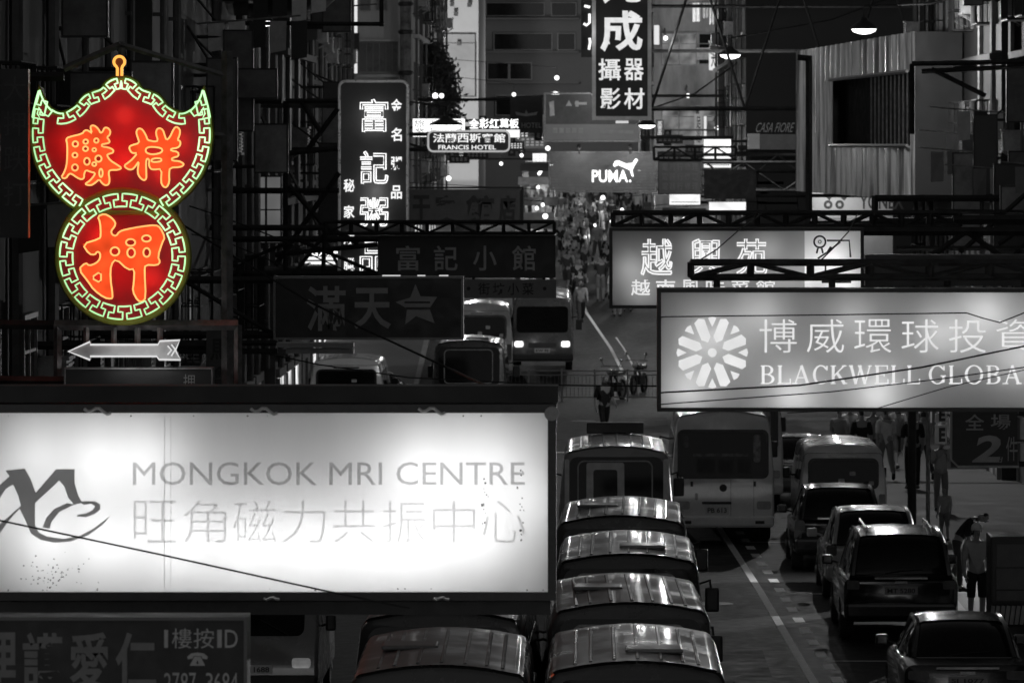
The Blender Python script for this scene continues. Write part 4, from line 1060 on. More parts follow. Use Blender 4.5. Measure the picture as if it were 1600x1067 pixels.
def ell(cx, cy, rx, ry, n=10): return [(cx+rx*math.cos(2*math.pi*k/n), cy+ry*math.sin(2*math.pi*k/n)) for k in range(n)]
sheng_h = [zz(ell(*e), 85, 180, 7.619) for e in ((245,345,33,33),(240,478,30,28),(368,318,28,26),(366,402,30,28),(240,625,36,38),(383,552,34,42),(495,305,26,26),(520,520,38,38),(550,690,20,50),(470,415,22,20),(470,585,24,22))]
ya = zz([(350,235),(400,215),(450,240),(485,280),(480,310),(450,345),(460,375),(490,385),(515,350),(560,335),(680,312),(790,300),(825,320),(860,395),(840,430),(805,540),(825,580),(800,605),(710,600),(705,650),(715,850),(690,880),(655,875),(615,800),(625,740),(630,630),(580,640),(490,555),(450,600),(445,700),(465,840),(455,860),(400,850),(320,790),(280,730),(205,635),(260,585),(285,610),(340,590),(370,555),(370,510),(345,500),(330,525),(285,520),(235,445),(365,405),(375,380),(370,280)], 80, 290, 4.852)
ya_h = [zz(ell(*e), 80, 290, 4.852) for e in ((600,432,36,26),(604,510,30,36),(720,402,34,24),(722,508,26,34),(481,500,34,32))] + [zz([(300,700),(375,650),(375,740)], 80, 290, 4.852)]
fill_m = glow('glowing_letter_fill', (1.0, .085, .018), 1.05, .3, 3)  # letter faces glow by themselves, in place of metal lit by the tubes
line_m = glow('peach_neon_tube', (1.0, .44, .13), 1.45, .12, 4)
for nm, o_, hs, dy in (('upper_left_character', sheng, sheng_h, .0), ('upper_right_character', xiang, xiang_h, .0), ('coin_character', ya, ya_h, -.01)):
    m = MB(); m.prism([[X(p) for p in o_]] + [[X(p) for p in h] for h in hs], d+.05+dy, d+.085+dy)
    c_ = m.build('character', fill_m, t, recalc=False)
    m = MB()
    for l in [smooth(o_, 1, True)] + [smooth(h, 1, True) for h in hs]: m.tube([(X(p)[0], d+.045+dy, X(p)[1]) for p in l], .0115, 5, closed=True)
    m.build('neon_outline', line_m, c_)
for px, py in ((105, 222), (150, 222), (232, 222), (275, 222), (130, 270), (190, 250), (250, 270), (190, 180), (150, 370), (232, 370), (150, 435), (232, 435), (190, 400)):
    m_ = point('neon_glow', P(px, py, d-.13), 3.0, t, .12); m_.data.color = (1.0, .05, .03)
# carrying frame of the neon: pipes, rods
m = MB()
m.bar(P(85, 508, d+.3), P(372, 508, d+.3), .09); m.bar(P(190, 75, d+.35), P(190, 508, d+.52), .06)
m.bar(P(355, 80, d+.6), P(355, 615, d+.6), .10); m.bar(P(188, 70, d+.4), P(100, 108, d+.4), .06); m.bar(P(188, 70, d+.4), P(350, 118, d+.6), .05)
m.bar(P(300, 212, d+.5), P(355, 212, d+.6), .06); m.bar(P(90, 508, d+.3), P(90, 610, d+.3), .07); m.bar(P(372, 508, d+.3), P(372, 612, d+.3), .07)
m.build('pipe_frame', steel_grey, t)
m = MB()
for z in (120, 508): m.bar(P(100, z, d+.45), (-7.6, d+.45, P(0, z, d).z), .08)
m.bar(P(60, 190, d+.45), (-7.6, d+.45, P(0, 226, d).z), .05); m.build('support_arm', steel_dark, t)
t = sign_root('arrow_sign', 'grey neon arrow pointing left under the pawnshop coin', 106, 530, 285, 564, d, None, 'sign')
ar = [(107, 549), (141, 534), (141, 538.5), (247, 538.5), (250, 533), (281, 531.5), (274, 547), (282, 562), (249, 561.5), (245, 556.5), (141, 556.5), (141, 562)]
m = MB(); m.prism([[X(p) for p in ar]], d+.0, d+.16); m.build('arrow_body', mat('arrow_grey', .33, .5, 0, .2, 3), t)
m = MB(); m.tube([(X(p)[0], d-.02, X(p)[1]) for p in ar], .013, 5, closed=True); m.tube([(X(p)[0], d-.02, X(p)[1]) for p in ((262, 540), (268, 547), (262, 554))], .010, 5); m.tube([(X(p)[0], d-.02, X(p)[1]) for p in ((268, 538), (274, 546), (268, 556))], .010, 5)
m.build('neon_outline', glow('dim_white_neon', .8, .9), t); point('neon_glow', P(190, 560, d-.4), 3.5, t, .15); point('neon_glow', P(240, 560, d-.4), 3.5, t, .15)
m = MB()
for x in (135, 178, 215, 250): m.bar(P(x, 512, d+.12), P(x, 538, d+.12), .05)
m.build('hanger', steel_grey, t)
t = sign_root('empty_signboard', 'empty dark sign frame with grey trim under the arrow', 100, 575, 332, 612, d, None, 'sign')
m = MB(); m.pbox(102, 577, 330, 614, d, .05, .3); m.build('panel', black_board, t)
m = MB(); frame_bars(m, 100, 575, 332, 616, d, 2, .3); m.build('trim', steel_grey, t)
def fn(b): put(b, '押', 286, 585, 304, 606, d, off=-.045)
letters(t, mat('dull_grey_letters', .22, .7, 0, .2, 6), fn); m = MB(); m.bar(P(100, 595, d+.2), (-7.6, d+.2, P(0, 595, d).z), .08); m.build('support_arm', steel_dark, t)
# faint vertical board at the far left and tall dark board beside the pole
d = 59.0
t = sign_root('signboard', 'tall dark wall board with faint characters at the left edge', 2, 108, 42, 372, d)
m = MB(); m.pbox(0, 108, 44, 372, d, 0, .2); m.build('panel', mat('charcoal_board', .022, .5, 0, .3, 4), t)
def fn(b): row(b, '大押跌打', 6, 112, 40, 330, d, vertical=True, off=.004, gap=.3)
letters(t, mat('barely_grey_letters', .09, .7), fn); m = MB(); m.bar(P(0, 200, d+.1), (-7.65, d+.1, P(0, 200, d).z), .08); m.build('support_arm', steel_dark, t)
d = 70.0
t = sign_root('signboard', 'dark vertical board with black characters beside the pole under the pawn frame', 318, 508, 372, 612, d)
m = MB(); m.pbox(322, 512, 372, 625, d, .0, .2); m.build('panel', mat('dull_board', .055, .5, 0, .25, 3), t)
def fn(b): row(b, '馬會', 328, 525, 358, 610, d, vertical=True, off=.004, bold=.02, gap=.2)
letters(t, mat('black_letters', .015, .6), fn); m = MB(); m.bar(P(322, 540, d+.1), (-7.6, d+.1, P(0, 540, d).z), .08); m.build('support_arm', steel_dark, t)
# ------------------------------------------------------------------ vehicles (rear at local y=0, nose towards +y)
def paintm(name, c, rough=.28, var=.12): return mat(name, c, rough, 0, var, 1.5, 0, coat=.6, detail=6, rvar=.35)
body_dark = paintm('dark_minibus_paint', .035); body_cream = paintm('cream_coach_paint', .74); roof_silver = mat('dented_silver_roof', .16, .44, .25, .55, 1.3, .35, coat=.25, detail=9, rvar=.4, sharp=.12)
black_trim = mat('black_trim', .012, .45, 0, .2, 5); chrome = mat('chrome', .6, .15, 1, .1, 4); tail_red = mat('tail_lens', .10, .12, 0, .2, 8, coat=1); clear_lens = mat('clear_lens', .5, .1, .3, .2, 8, coat=1)
plate_m = mat('number_plate', .62, .45, 0, .08, 6); plate_ink = mat('plate_ink', .02, .6)
def wheel(parent, x, y, r, wd):
    s = 1 if x > 0 else -1
    m = MB(); m.lathe([(r*.62, -wd/2), (r*.93, -wd/2), (r, -wd*.3), (r, wd*.3), (r*.93, wd/2), (r*.62, wd/2)], 20, (x, y, r), axis='x')
    w_ = m.build('wheel', rubber, parent, smooth=True, local=True)
    m = MB(); xo = x + s*wd*.36; m.lathe([(.02, s*.05), (r*.2, s*.05), (r*.25, 0), (r*.55, -s*.02), (r*.63, s*.03), (r*.63, -s*.06)], 16, (xo, y, r), axis='x')
    m.build('rim', rim_m, w_, smooth=True, local=True)
class Boxy:
    """minibus, coach or van body: rounded box with raked ends and arched roof"""
    def __init__(s, L, W, Hh, zb, tum, rake_r, rake_f, belt, nose=0.0, arch=.10, rc=.22, nd=.34):
        s.nd = nd; s.L, s.W, s.H, s.zb, s.tum, s.rr, s.rf, s.belt, s.nose, s.arch, s.rc = L, W, Hh, zb, tum, rake_r, rake_f, belt, nose, arch, rc
    def w(s, z): 
        u = max(0, (z-s.belt)/(s.H-s.belt)); return s.W/2*(1-s.tum*u**1.5)
    def yr(s, z): return s.rr*max(0, (z-s.belt)/(s.H-s.belt)) if z > s.belt else 0
    def yf(s, z):
        if z > s.belt: return s.L - s.rf*((z-s.belt)/(s.H-s.belt)) - s.nose
        return s.L - s.nose*((z-s.zb)/(s.belt-s.zb))**3
    def drop(s, y, z):
        a = s.L*.64
        if y < a or z < s.belt: return z
        return z - s.nd*((y-a)/(s.L-a))**1.7*(z-s.belt)/(s.H-s.belt)
    def section(s):
        half = []
        for z in (s.zb, s.zb+.06, s.zb+.35, (s.zb+s.belt)/2, s.belt, s.belt+.25, s.belt+(s.H-s.belt)*.6, s.H-s.arch-s.rc): half.append((s.w(z)*(1 if z > s.zb+.01 else .96), z))
        we = s.w(s.H-s.arch-s.rc)
        for k in range(1, 6):
            a = R(90*k/5); half.append((we-s.rc*.9*(1-math.cos(a))*1.0, s.H-s.arch-s.rc+s.rc*math.sin(a)))
        xe = half[-1][0]
        for k in (.7, .4, .12): half.append((xe*k, s.H-s.arch*k*k))
        return half
    def body(s, m):
        h = s.section(); ring = h + [(-x, z) for x, z in reversed(h)]
        def rg(y, e): return [(x*(1-e), (s.yr(z) + (s.yf(z)-s.yr(z))*0 + y) if y < s.L/2 else (s.yf(z)-(s.L-y)), z-(e*.6*(z-s.zb) if z > s.H*.7 else 0)) for x, z in ring]
        rs = [rg(0, .045), rg(.025, .015), rg(.08, 0), rg(s.L*.25, 0), rg(s.L*.499, 0), rg(s.L*.66, 0), rg(s.L*.74, 0), rg(s.L*.82, 0), rg(s.L*.92, 0), rg(s.L-.10, 0), rg(s.L-.03, .02), rg(s.L, .06)]
        rs = [[(x, y, s.drop(y, z)) for x, y, z in r_] for r_ in rs]
        m.rings(rs, strip=True)
    def rear(s, m, loop, off=.006, dep=.03): 
        ls = loop if isinstance(loop[0], list) else [loop]
        i = len(m.v); m.prism(ls, 0, dep)
        for v in m.v[i:]: v.y = s.yr(v.z) - off + v.y
    def front(s, m, loop, off=.006, dep=.03):
        ls = loop if isinstance(loop[0], list) else [loop]
        i = len(m.v); m.prism(ls, 0, dep)
        for v in m.v[i:]: v.y = s.yf(v.z) + off - v.y
    def side(s, m, y0, y1, z0, z1, sg, off=.006, r=.06):
        o = rrect(y0, z0, y1, z1, r, 3); n = 4
        pts = []
        i = len(m.v)
        m.prism([o], 0, .02)
        for v in m.v[i:]: v.x, v.y = sg*(s.w(v.z)+off-v.y), v.x
    def roof_z(s, x):
        xe = s.section()[12][0]; u = min(1, abs(x)/xe); return s.H - s.arch*u*u
def number_plate(parent, b, z, x=0, txt='PH 3862', w_=.5, h_=.14, end='rear'):
    m = MB(); fn_ = b.rear if end == 'rear' else b.front
    fn_(m, rrect(x-w_/2, z, x+w_/2, z+h_, .015, 2), .022, .02); p = m.build('number_plate', plate_m, parent, local=True)
    vs, fs, lp, bb = glyph(txt, .02); m = MB(); sx = w_*.82/(bb[1]-bb[0]); sz = h_*.62/(bb[3]-bb[2])
    yy = (b.yr(z)-.0245) if end == 'rear' else (b.yf(z)+.0245); sg = 1 if end == 'rear' else -1
    m.v = [Vector((x+sg*((v[0]-(bb[0]+bb[1])/2)*sx), yy, z+h_/2+(v[1]-(bb[2]+bb[3])/2)*sz)) for v in vs]; m.f = [list(f) for f in fs]
    m.build('lettering', plate_ink, p, local=True, recalc=False)
def minibus(name, label, bodym, roofm, group=None, coach=False, sign=True, plate='LB 4471', front_lit=False, ribs=True, vent=None):
    b = Boxy(6.4, 2.02, 2.62, .34, .12, .22, .55, 1.15, .12, .085, .19); t = thing(name, label, 'minibus', (0, 0, 0), 0, group)
    m = MB(); b.body(m); m.build('body', bodym, t, smooth=True, local=True)
    # roof skin with pressed ribs
    m = MB(); sec = b.section()[10:]; ring = sec + [(-x, z) for x, z in reversed(sec)]
    m.rings([[(x*1.004, y+b.yr(z), b.drop(y+b.yr(z), z)+.012) for x, z in ring] for y in (.04, 1.0, 2.5, 3.8, 4.3, 4.8, 5.25)], False, False)
    rf = m.build('roof', roofm, t, smooth=True, local=True)
    if ribs:
        for x in (-.62, -.46, -.22, 0.02, .26, .48, .64):
            m = MB(); zz_ = b.roof_z(x)
            m.rings([[(x-.022, y, zz_+.008), (x-.012, y, zz_+.022), (x+.012, y, zz_+.022), (x+.022, y, zz_+.008)] for y in (.45, 1.5, 3, 4.0)]); m.build('rib', roofm, rf, local=True)
    if vent is not None:
        m = MB(); x_, y_ = vent; m.box(x_-.30, x_+.30, y_-.28, y_+.28, b.roof_z(x_)+.0, b.roof_z(x_)+.05); m.build('roof_vent', roofm, rf, local=True, bevel=.03)
    # rear
    if coach:
        gl = rrect(-.86, 1.34, .86, 2.22, .10); m = MB(); b.rear(m, gl); w_ = m.build('rear_window', glass_dark, t, local=True)
        m = MB(); b.rear(m, [rrect(-.90, 1.30, .90, 2.26, .12), rrect(-.85, 1.35, .85, 2.21, .09)[::-1]], .012, .03); m.build('window_seal', black_trim, w_, local=True)
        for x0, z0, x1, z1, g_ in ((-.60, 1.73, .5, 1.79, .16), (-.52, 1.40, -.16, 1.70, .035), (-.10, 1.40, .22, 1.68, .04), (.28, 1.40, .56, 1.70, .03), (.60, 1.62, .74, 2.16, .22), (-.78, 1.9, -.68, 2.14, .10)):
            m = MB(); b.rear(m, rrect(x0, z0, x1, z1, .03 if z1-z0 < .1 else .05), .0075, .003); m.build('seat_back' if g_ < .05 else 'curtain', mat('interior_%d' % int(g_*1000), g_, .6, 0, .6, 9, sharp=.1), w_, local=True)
        m = MB(); m.box(-.012, .012, b.yr(1.6)-.016, b.yr(1.6)+.03, 1.345, 1.6); m.build('wiper', black_trim, w_, local=True)
        m = MB(); m.tube([(0, -.016, 1.12), (0, -.010, 1.12)], .075, 14); m.build('badge', black_trim, t, local=True)
        m = MB(); b.rear(m, rrect(-.42, .80, .16, .85, .012, 2), .035, .03); m.build('plate_lamp_bar', black_trim, t, local=True)
        number_plate(t, b, .60, -.12, plate, .46, .16)
        for x, z in ((-.62, 1.2), (.62, 1.2)):
            m = MB(); m.box(x-.025, x+.025, -.03, .0, z-.05, z+.05); m.build('hinge', black_trim, t, local=True)
        m = MB(); b.rear(m, rrect(-.56, .88, -.50, 1.02, .025, 3), .02, .02); m.build('reflector', clear_lens, t, local=True)
        m = MB(); m.box(.147, .153, -.004, .02, .52, 1.28); m.box(.60, .606, -.004, .02, .52, 1.28); m.build('door_seam', black_trim, t, local=True)
    else:
        gl = rrect(-.82, 1.42, .82, 2.44, .15); m = MB(); b.rear(m, gl); w_ = m.build('rear_window', glass_dark, t, local=True)
        m = MB(); b.rear(m, [rrect(-.68, 1.46, .64, 2.38, .12), rrect(-.655, 1.485, .615, 2.355, .10)[::-1]], .018, .02); m.build('window_frame', steel_grey, w_, local=True)
        m = MB(); b.rear(m, rrect(-.34, 1.20, .34, 1.36, .02, 2), .012, .03); m.build('route_board', mat('route_board', .25, .5), t, local=True)
        number_plate(t, b, .62, 0, plate)
    for sg in (-1, 1):
        m = MB(); b.rear(m, rrect(min(sg*.66, sg*.94), .70, max(sg*.66, sg*.94), .86, .04, 3), .02, .05); m.build('tail_lamp', tail_red if not coach else clear_lens, t, local=True)
        for k in range(4): 
            m = MB(); b.side(m, .55+1.12*k, 1.55+1.12*k, 1.34, 2.08, sg); m.build('side_window', glass_dark, t, local=True)
        m = MB(); b.side(m, 5.05, 5.62, 1.30, 2.0, sg); m.build('side_window', glass_dark, t, local=True)
        m = MB(); x0 = sg*1.0; m.tube([(x0*.95, 5.75, 1.75), (sg*1.16, 5.95, 1.80), (sg*1.18, 5.95, 1.62)], .018, 6)
        ar_ = m.build('mirror', black_trim, t, local=True); m = MB(); m.box(sg*1.19-.10, sg*1.19+.10, 5.90, 5.98, 1.36, 1.70); m.build('mirror_head', black_trim, ar_, local=True, bevel=.03)
        for y in (1.35, 5.15): wheel(t, sg*.86, y, .36, .22)
    m = MB(); m.box(-1.0, 1.0, -.10, .12, .36, .56); bm_ = m.build('bumper', bodym if coach else black_trim, t, local=True, bevel=.04)
    for sg in (-1, 1):
        m = MB(); m.box(sg*.72-.09, sg*.72+.09, -.112, -.09, .42, .48); m.build('fog_lamp', black_trim, bm_, local=True)
    # front
    m = MB(); b.front(m, rrect(-.84, 1.28, .84, 2.12, .12)); m.build('windscreen', glass_dark, t, local=True)
    m = MB(); b.front(m, rrect(-.45, .80, .45, .95, .03, 2), .02, .05); m.build('grille', black_trim, t, local=True)
    for sg in (-1, 1):
        m = MB(); b.front(m, rrect(min(sg*.62, sg*.90), .82, max(sg*.62, sg*.90), 1.0, .05, 3), .03, .06); m.build('headlamp', glow('headlamp_on', 1, 2.0) if front_lit else clear_lens, t, local=True)
    m = MB(); m.box(-1.0, 1.0, 6.26, 6.46, .38, .60); m.build('front_bumper', bodym if coach else black_trim, t, local=True, bevel=.04)
    number_plate(t, b, .63, 0, plate, end='front')
    if sign:
        m = MB(); m.box(-.52, .52, 4.2, 4.4, b.H+.0, b.H+.20); q = m.build('roof_board', black_trim, t, local=True, bevel=.02)
    return t
def place(t, px, d, rz=0.0, dx=0.0): t.location = ((px-VX)*d/F+dx, d, gz(d)); t.rotation_euler = (0, 0, rz); return t
GB = 'minibuses queuing in the left lanes'
bus0 = minibus('minibus', 'dark minibus with ribbed silver roof at the bottom edge, nearest of the right hand queue', body_dark, roof_silver, GB, plate='LT 2719', sign=False, vent=(.2, 1.4))
place(bus0, 994, 52.0)
def again(px, d, lab, grp=GB, src=None):
    o = dup(src or bus0, ((px-VX)*d/F, d, gz(d)), R(rnd.uniform(-1.1, 1.1)), lab, grp); return o
bus1 = minibus('minibus', 'dark minibus with ribbed silver roof, second from the bottom in the right hand queue', paintm('olive_minibus_paint', .06), mat('dull_roof', .12, .52, .2, .6, 1.0, .35, coat=.15, detail=9, rvar=.4, sharp=.12), GB, plate='KE 905', sign=False, vent=(-.35, 2.3)); place(bus1, 986, 58.7, R(.8))
again(980, 65.7, 'dark minibus with ribbed roof, third from the bottom in the right hand queue')
again(970, 72.5, 'dark minibus with ribbed roof, fourth from the bottom in the right hand queue', src=bus1)
lead = minibus('minibus', 'grey minibus with pale rear pillars and dark roof board, heading the queue', paintm('grey_minibus_paint', .26), roof_silver, GB, plate='LB 4471')
m = MB(); bb_ = Boxy(6.4, 2.02, 2.62, .34, .12, .22, .55, 1.15, .12, .085, .19)
bb_.rear(m, [rrect(-.52, 1.5, .14, 2.34, .04), rrect(-.40, 1.64, .02, 2.22, .05)[::-1]], .022, .02); m.build('partition', mat('pale_partition', .6, .5), lead, local=True)
for sg in (-1, 1):
    m = MB(); bb_.rear(m, rrect(min(sg*.82, sg*.90), 1.4, max(sg*.82, sg*.92), 2.4, .03, 2), .02, .02); m.build('rear_pillar', mat('pale_partition', .6, .5), lead, local=True)
place(lead, 963, 89.2)
again(685, 51.6, 'dark minibus with a dented silver roof at the bottom edge under the clinic lightbox', src=bus1)
again(687, 57.7, 'dark minibus behind the dented roof one under the clinic lightbox')
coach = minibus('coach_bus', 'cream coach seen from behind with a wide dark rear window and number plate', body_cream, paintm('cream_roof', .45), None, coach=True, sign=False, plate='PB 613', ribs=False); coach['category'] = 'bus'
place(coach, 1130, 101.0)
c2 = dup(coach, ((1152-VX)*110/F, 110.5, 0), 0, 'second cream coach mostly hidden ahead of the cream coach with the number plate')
far = minibus('minibus', 'far minibus facing the camera with both headlights lit, behind the railing', paintm('far_bus_paint', .12), paintm('far_bus_roof', .3), None, sign=False, front_lit=True, plate='KW 90', ribs=False)
place(far, 850, 173, math.pi)
GL = 'vehicles waiting before the cross street on the left'
mb = again(733, 137.5, 'black minibus with bright roof edge, waiting right of the shiny pale van', GL)

class Car:
    """saloon, hatchback or estate: lower body loft + glazed cabin + roof skin"""
    pass
def car(name, label, cat, lower, cabin, paint, wheels, wr, L, plate='RS 2208', tail=(.62, .80, .72, .84), group=None, rails=False, spare=False, lit=False):
    t = thing(name, label, cat, (0, 0, 0), 0, group)
    def ring(y, wd, zb, zt, r=.12):
        o = rrect(-wd, zb, wd, zt, min(r, (zt-zb)*.45), 3); return [(p[0], y, p[1]) for p in o]
    m = MB(); m.rings([ring(*s) for s in lower]); m.build('body', paint, t, smooth=True, local=True)
    def cring(y, wb, zb, wt, zt, r=.07):
        h = max(.02, zt-zb); q = min(r, h*.4)
        half = [(wb, zb), (wb+(wt-wb)*.5+.02, zb+h*.5), (wt+.01, zt-q), (wt-q*.4, zt-q*.3), (wt-q*1.2, zt), (wt*.5, zt+.02*min(1, h*2)), (.01, zt+.028*min(1, h*2))]
        return [(x, y, z) for x, z in half] + [(-x, y, z) for x, z in reversed(half)]
    m = MB(); m.rings([cring(*c) for c in cabin], strip=True); m.build('cabin_glass', glass_dark, t, smooth=True, local=True)
    m = MB(); top = [c for c in cabin if c[4] > max(q[4] for q in cabin)-.16]
    rr_ = []
    for c in top:
        q = cring(*c); rr_.append([(x*1.006, y, z+.012) for x, y, z in q[2:-2]])
    i = len(m.v)
    n = len(rr_[0]); 
    for r_ in rr_: m.v += [Vector(p) for p in r_]
    for k in range(len(rr_)-1):
        for j in range(n-1): m.f.append([i+k*n+j, i+k*n+j+1, i+(k+1)*n+j+1, i+(k+1)*n+j])
    rf = m.build('roof', paint, t, smooth=True, local=True)
    for sg in (-1, 1):
        def pil(i0, i1, r_):
            m = MB(); pts = []
            for c in cabin[i0:i1+1]: pts.append((sg*(c[3]-.0), c[0], c[4]-.03) )
            m.tube(pts, r_, 6); m.build('pillar', paint, t, local=True, smooth=True)
        pil(0, len(cabin)-1, .045)
        c = cabin[len(cabin)//2]; m = MB(); m.tube([(sg*(c[1]+.01), c[0], c[2]), (sg*(c[3]+.02), c[0], c[4]-.06)], .035, 6); m.build('pillar', paint, t, local=True)
        m = MB(); x0, x1, z0, z1 = tail; m.prism([rrect(min(sg*x0, sg*x1), z0, max(sg*x0, sg*x1), z1, .03, 3)], -.03, .12); m.build('tail_lamp', tail_red, t, local=True)
        m = MB(); m.prism([rrect(min(sg*.45, sg*.72), .58, max(sg*.45, sg*.72), .70, .03, 3)], L-.16, L+.0); m.build('headlamp', glow('headlamp_on', 1, 2.0) if lit else clear_lens, t, local=True)
        m = MB(); cy = cabin[-1][0]-.25; wb = cabin[-2][1]; m.tube([(sg*(wb), cy, cabin[-1][2]+.02), (sg*(wb+.16), cy, cabin[-1][2]+.07)], .02, 5); mr = m.build('mirror', paint, t, local=True)
        m = MB(); m.box(sg*(wb+.19)-.09, sg*(wb+.19)+.09, cy-.06, cy+.08, cabin[-1][2]+.0, cabin[-1][2]+.15); m.build('mirror_head', paint, mr, local=True, bevel=.03)
        for y in wheels: wheel(t, sg*(lower[2][1]-.10), y, wr, .21)
        if rails:
            m = MB(); zt = max(c[4] for c in cabin); m.tube([(sg*.52, cabin[1][0]+.2, zt+.02), (sg*.52, cabin[1][0]+.35, zt+.07), (sg*.52, cabin[-3][0]-.1, zt+.07), (sg*.52, cabin[-3][0]+.05, zt+.01)], .018, 6); m.build('roof_rail', chrome, t, local=True)
    zt = lower[1][2]+.26
    m = MB(); m.box(-lower[1][1]*.98, lower[1][1]*.98, -.09, .08, lower[1][2]+.06, lower[1][2]+.30); m.build('bumper', paint, t, local=True, bevel=.05)
    m = MB(); m.box(-.26, .26, -.105, -.09, zt+.10, zt+.22) if False else m.box(-.26, .26, -.045, .02, tail[2]-.08, tail[2]+.04); p = m.build('number_plate', mat('grey_number_plate', .25, .5), t, local=True)
    vs, fs, lp, bx = glyph(plate, .02); m = MB(); sx = .44/(bx[1]-bx[0]); sz = .075/(bx[3]-bx[2])
    m.v = [Vector(((v[0]-(bx[0]+bx[1])/2)*sx, -.0475, tail[2]-.02+(v[1]-(bx[2]+bx[3])/2)*sz)) for v in vs]; m.f = [list(f) for f in fs]; m.build('lettering', plate_ink, p, local=True, recalc=False)
    gy = cabin[0][0]; m = MB(); m.tube([(-.25, gy-.03, cabin[0][4]+.01), (0, gy-.015, cabin[0][4]+.05), (.34, gy+.0, cabin[0][4]+.07)], .010, 4); m.build('wiper', black_trim, t, local=True)
    m = MB(); m.box(-.10, .10, -.035, .01, tail[3]-.05, tail[3]-.01); m.build('badge', chrome, t, local=True)
    m = MB(); m.box(-lower[1][1]*.9, lower[1][1]*.9, -.015, .06, lower[1][2]+.31, lower[1][2]+.322); m.build('boot_seam', black_trim, t, local=True)
    m = MB(); m.box(-.42, .42, -.04, .02, tail[3]+.02, tail[3]+.05); m.build('boot_trim', chrome, t, local=True)
    return t
suv_low = [(-.02, .80, .42, .98), (.06, .90, .34, 1.03), (.6, .93, .30, 1.05), (1.6, .94, .28, 1.04), (2.9, .93, .28, 1.02), (3.5, .92, .30, 1.0), (4.2, .88, .32, .92), (4.5, .82, .36, .84), (4.62, .70, .42, .74)]
suv_cab = [(.03, .82, 1.03, .76, 1.10), (.16, .82, 1.03, .70, 1.52), (.34, .84, 1.04, .66, 1.67), (1.2, .85, 1.04, .66, 1.72), (2.0, .85, 1.03, .66, 1.71), (2.6, .84, 1.02, .65, 1.64), (3.1, .83, 1.01, .68, 1.30), (3.45, .80, 1.0, .74, 1.03)]
sal_low = [(-.02, .72, .40, .86), (.05, .84, .30, .93), (.5, .87, .24, .97), (1.1, .88, .22, .96), (2.0, .88, .2, .93), (3.2, .88, .2, .90), (3.9, .86, .22, .83), (4.4, .78, .27, .72), (4.55, .66, .34, .62)]
sal_cab = [(.62, .74, .95, .68, .98), (.98, .78, .95, .62, 1.26), (1.3, .79, .95, .59, 1.39), (1.9, .80, .94, .585, 1.43), (2.5, .79, .93, .585, 1.40), (2.95, .78, .92, .61, 1.22), (3.35, .74, .90, .68, .95)]
hat_low = [(-.02, .74, .42, .90), (.06, .85, .32, .96), (.6, .87, .26, .98), (1.4, .88, .24, .96), (2.6, .87, .24, .93), (3.2, .86, .25, .88), (3.7, .80, .3, .78), (3.9, .68, .36, .68)]
hat_cab = [(.02, .76, .96, .70, 1.0), (.24, .78, .97, .64, 1.36), (.50, .80, .97, .61, 1.50), (1.3, .80, .96, .61, 1.53), (1.9, .80, .95, .61, 1.49), (2.4, .79, .94, .63, 1.24), (2.8, .76, .92, .70, .97)]
t = car('parked_car', 'black parked estate car with roof rails, chrome strip and grey plate', 'car', suv_low, suv_cab, paintm('black_car_paint', .012, .2), (.85, 3.6), .35, 4.62, 'MT 5280', (.66, .86, .86, 1.0), rails=True)
place(t, 1408, 81.0)
t = car('parked_car', 'dark saloon cut off by the bottom right corner with gleaming boot edges', 'car', sal_low, sal_cab, paintm('ink_car_paint', .02, .2), (.95, 3.65), .31, 4.55, 'SJ 1077', (.52, .80, .74, .86))
place(t, 1512, 68.5)
t = car('parked_car', 'pale roofed hatchback parked between the white van and the black estate car', 'car', hat_low, hat_cab, paintm('silver_car_paint', .40, .25), (.75, 3.15), .30, 3.9, 'LV 834', (.66, .84, .78, .96))
place(t, 1367, 88.6)
t = car('parked_car', 'black hatchback with a sloping rear window parked close behind the white van', 'car', hat_low, hat_cab, paintm('black_car_paint', .012, .2), (.75, 3.15), .30, 3.9, 'KC 4119', (.66, .84, .78, .96))
place(t, 1313, 94.5)
t = car('parked_car', 'dim pale saloon squeezed between the cream coach and the white van', 'car', sal_low, sal_cab, paintm('dim_car_paint', .20, .3), (.95, 3.65), .31, 4.55, 'HG 62', (.52, .80, .74, .86))
place(t, 1245, 112)
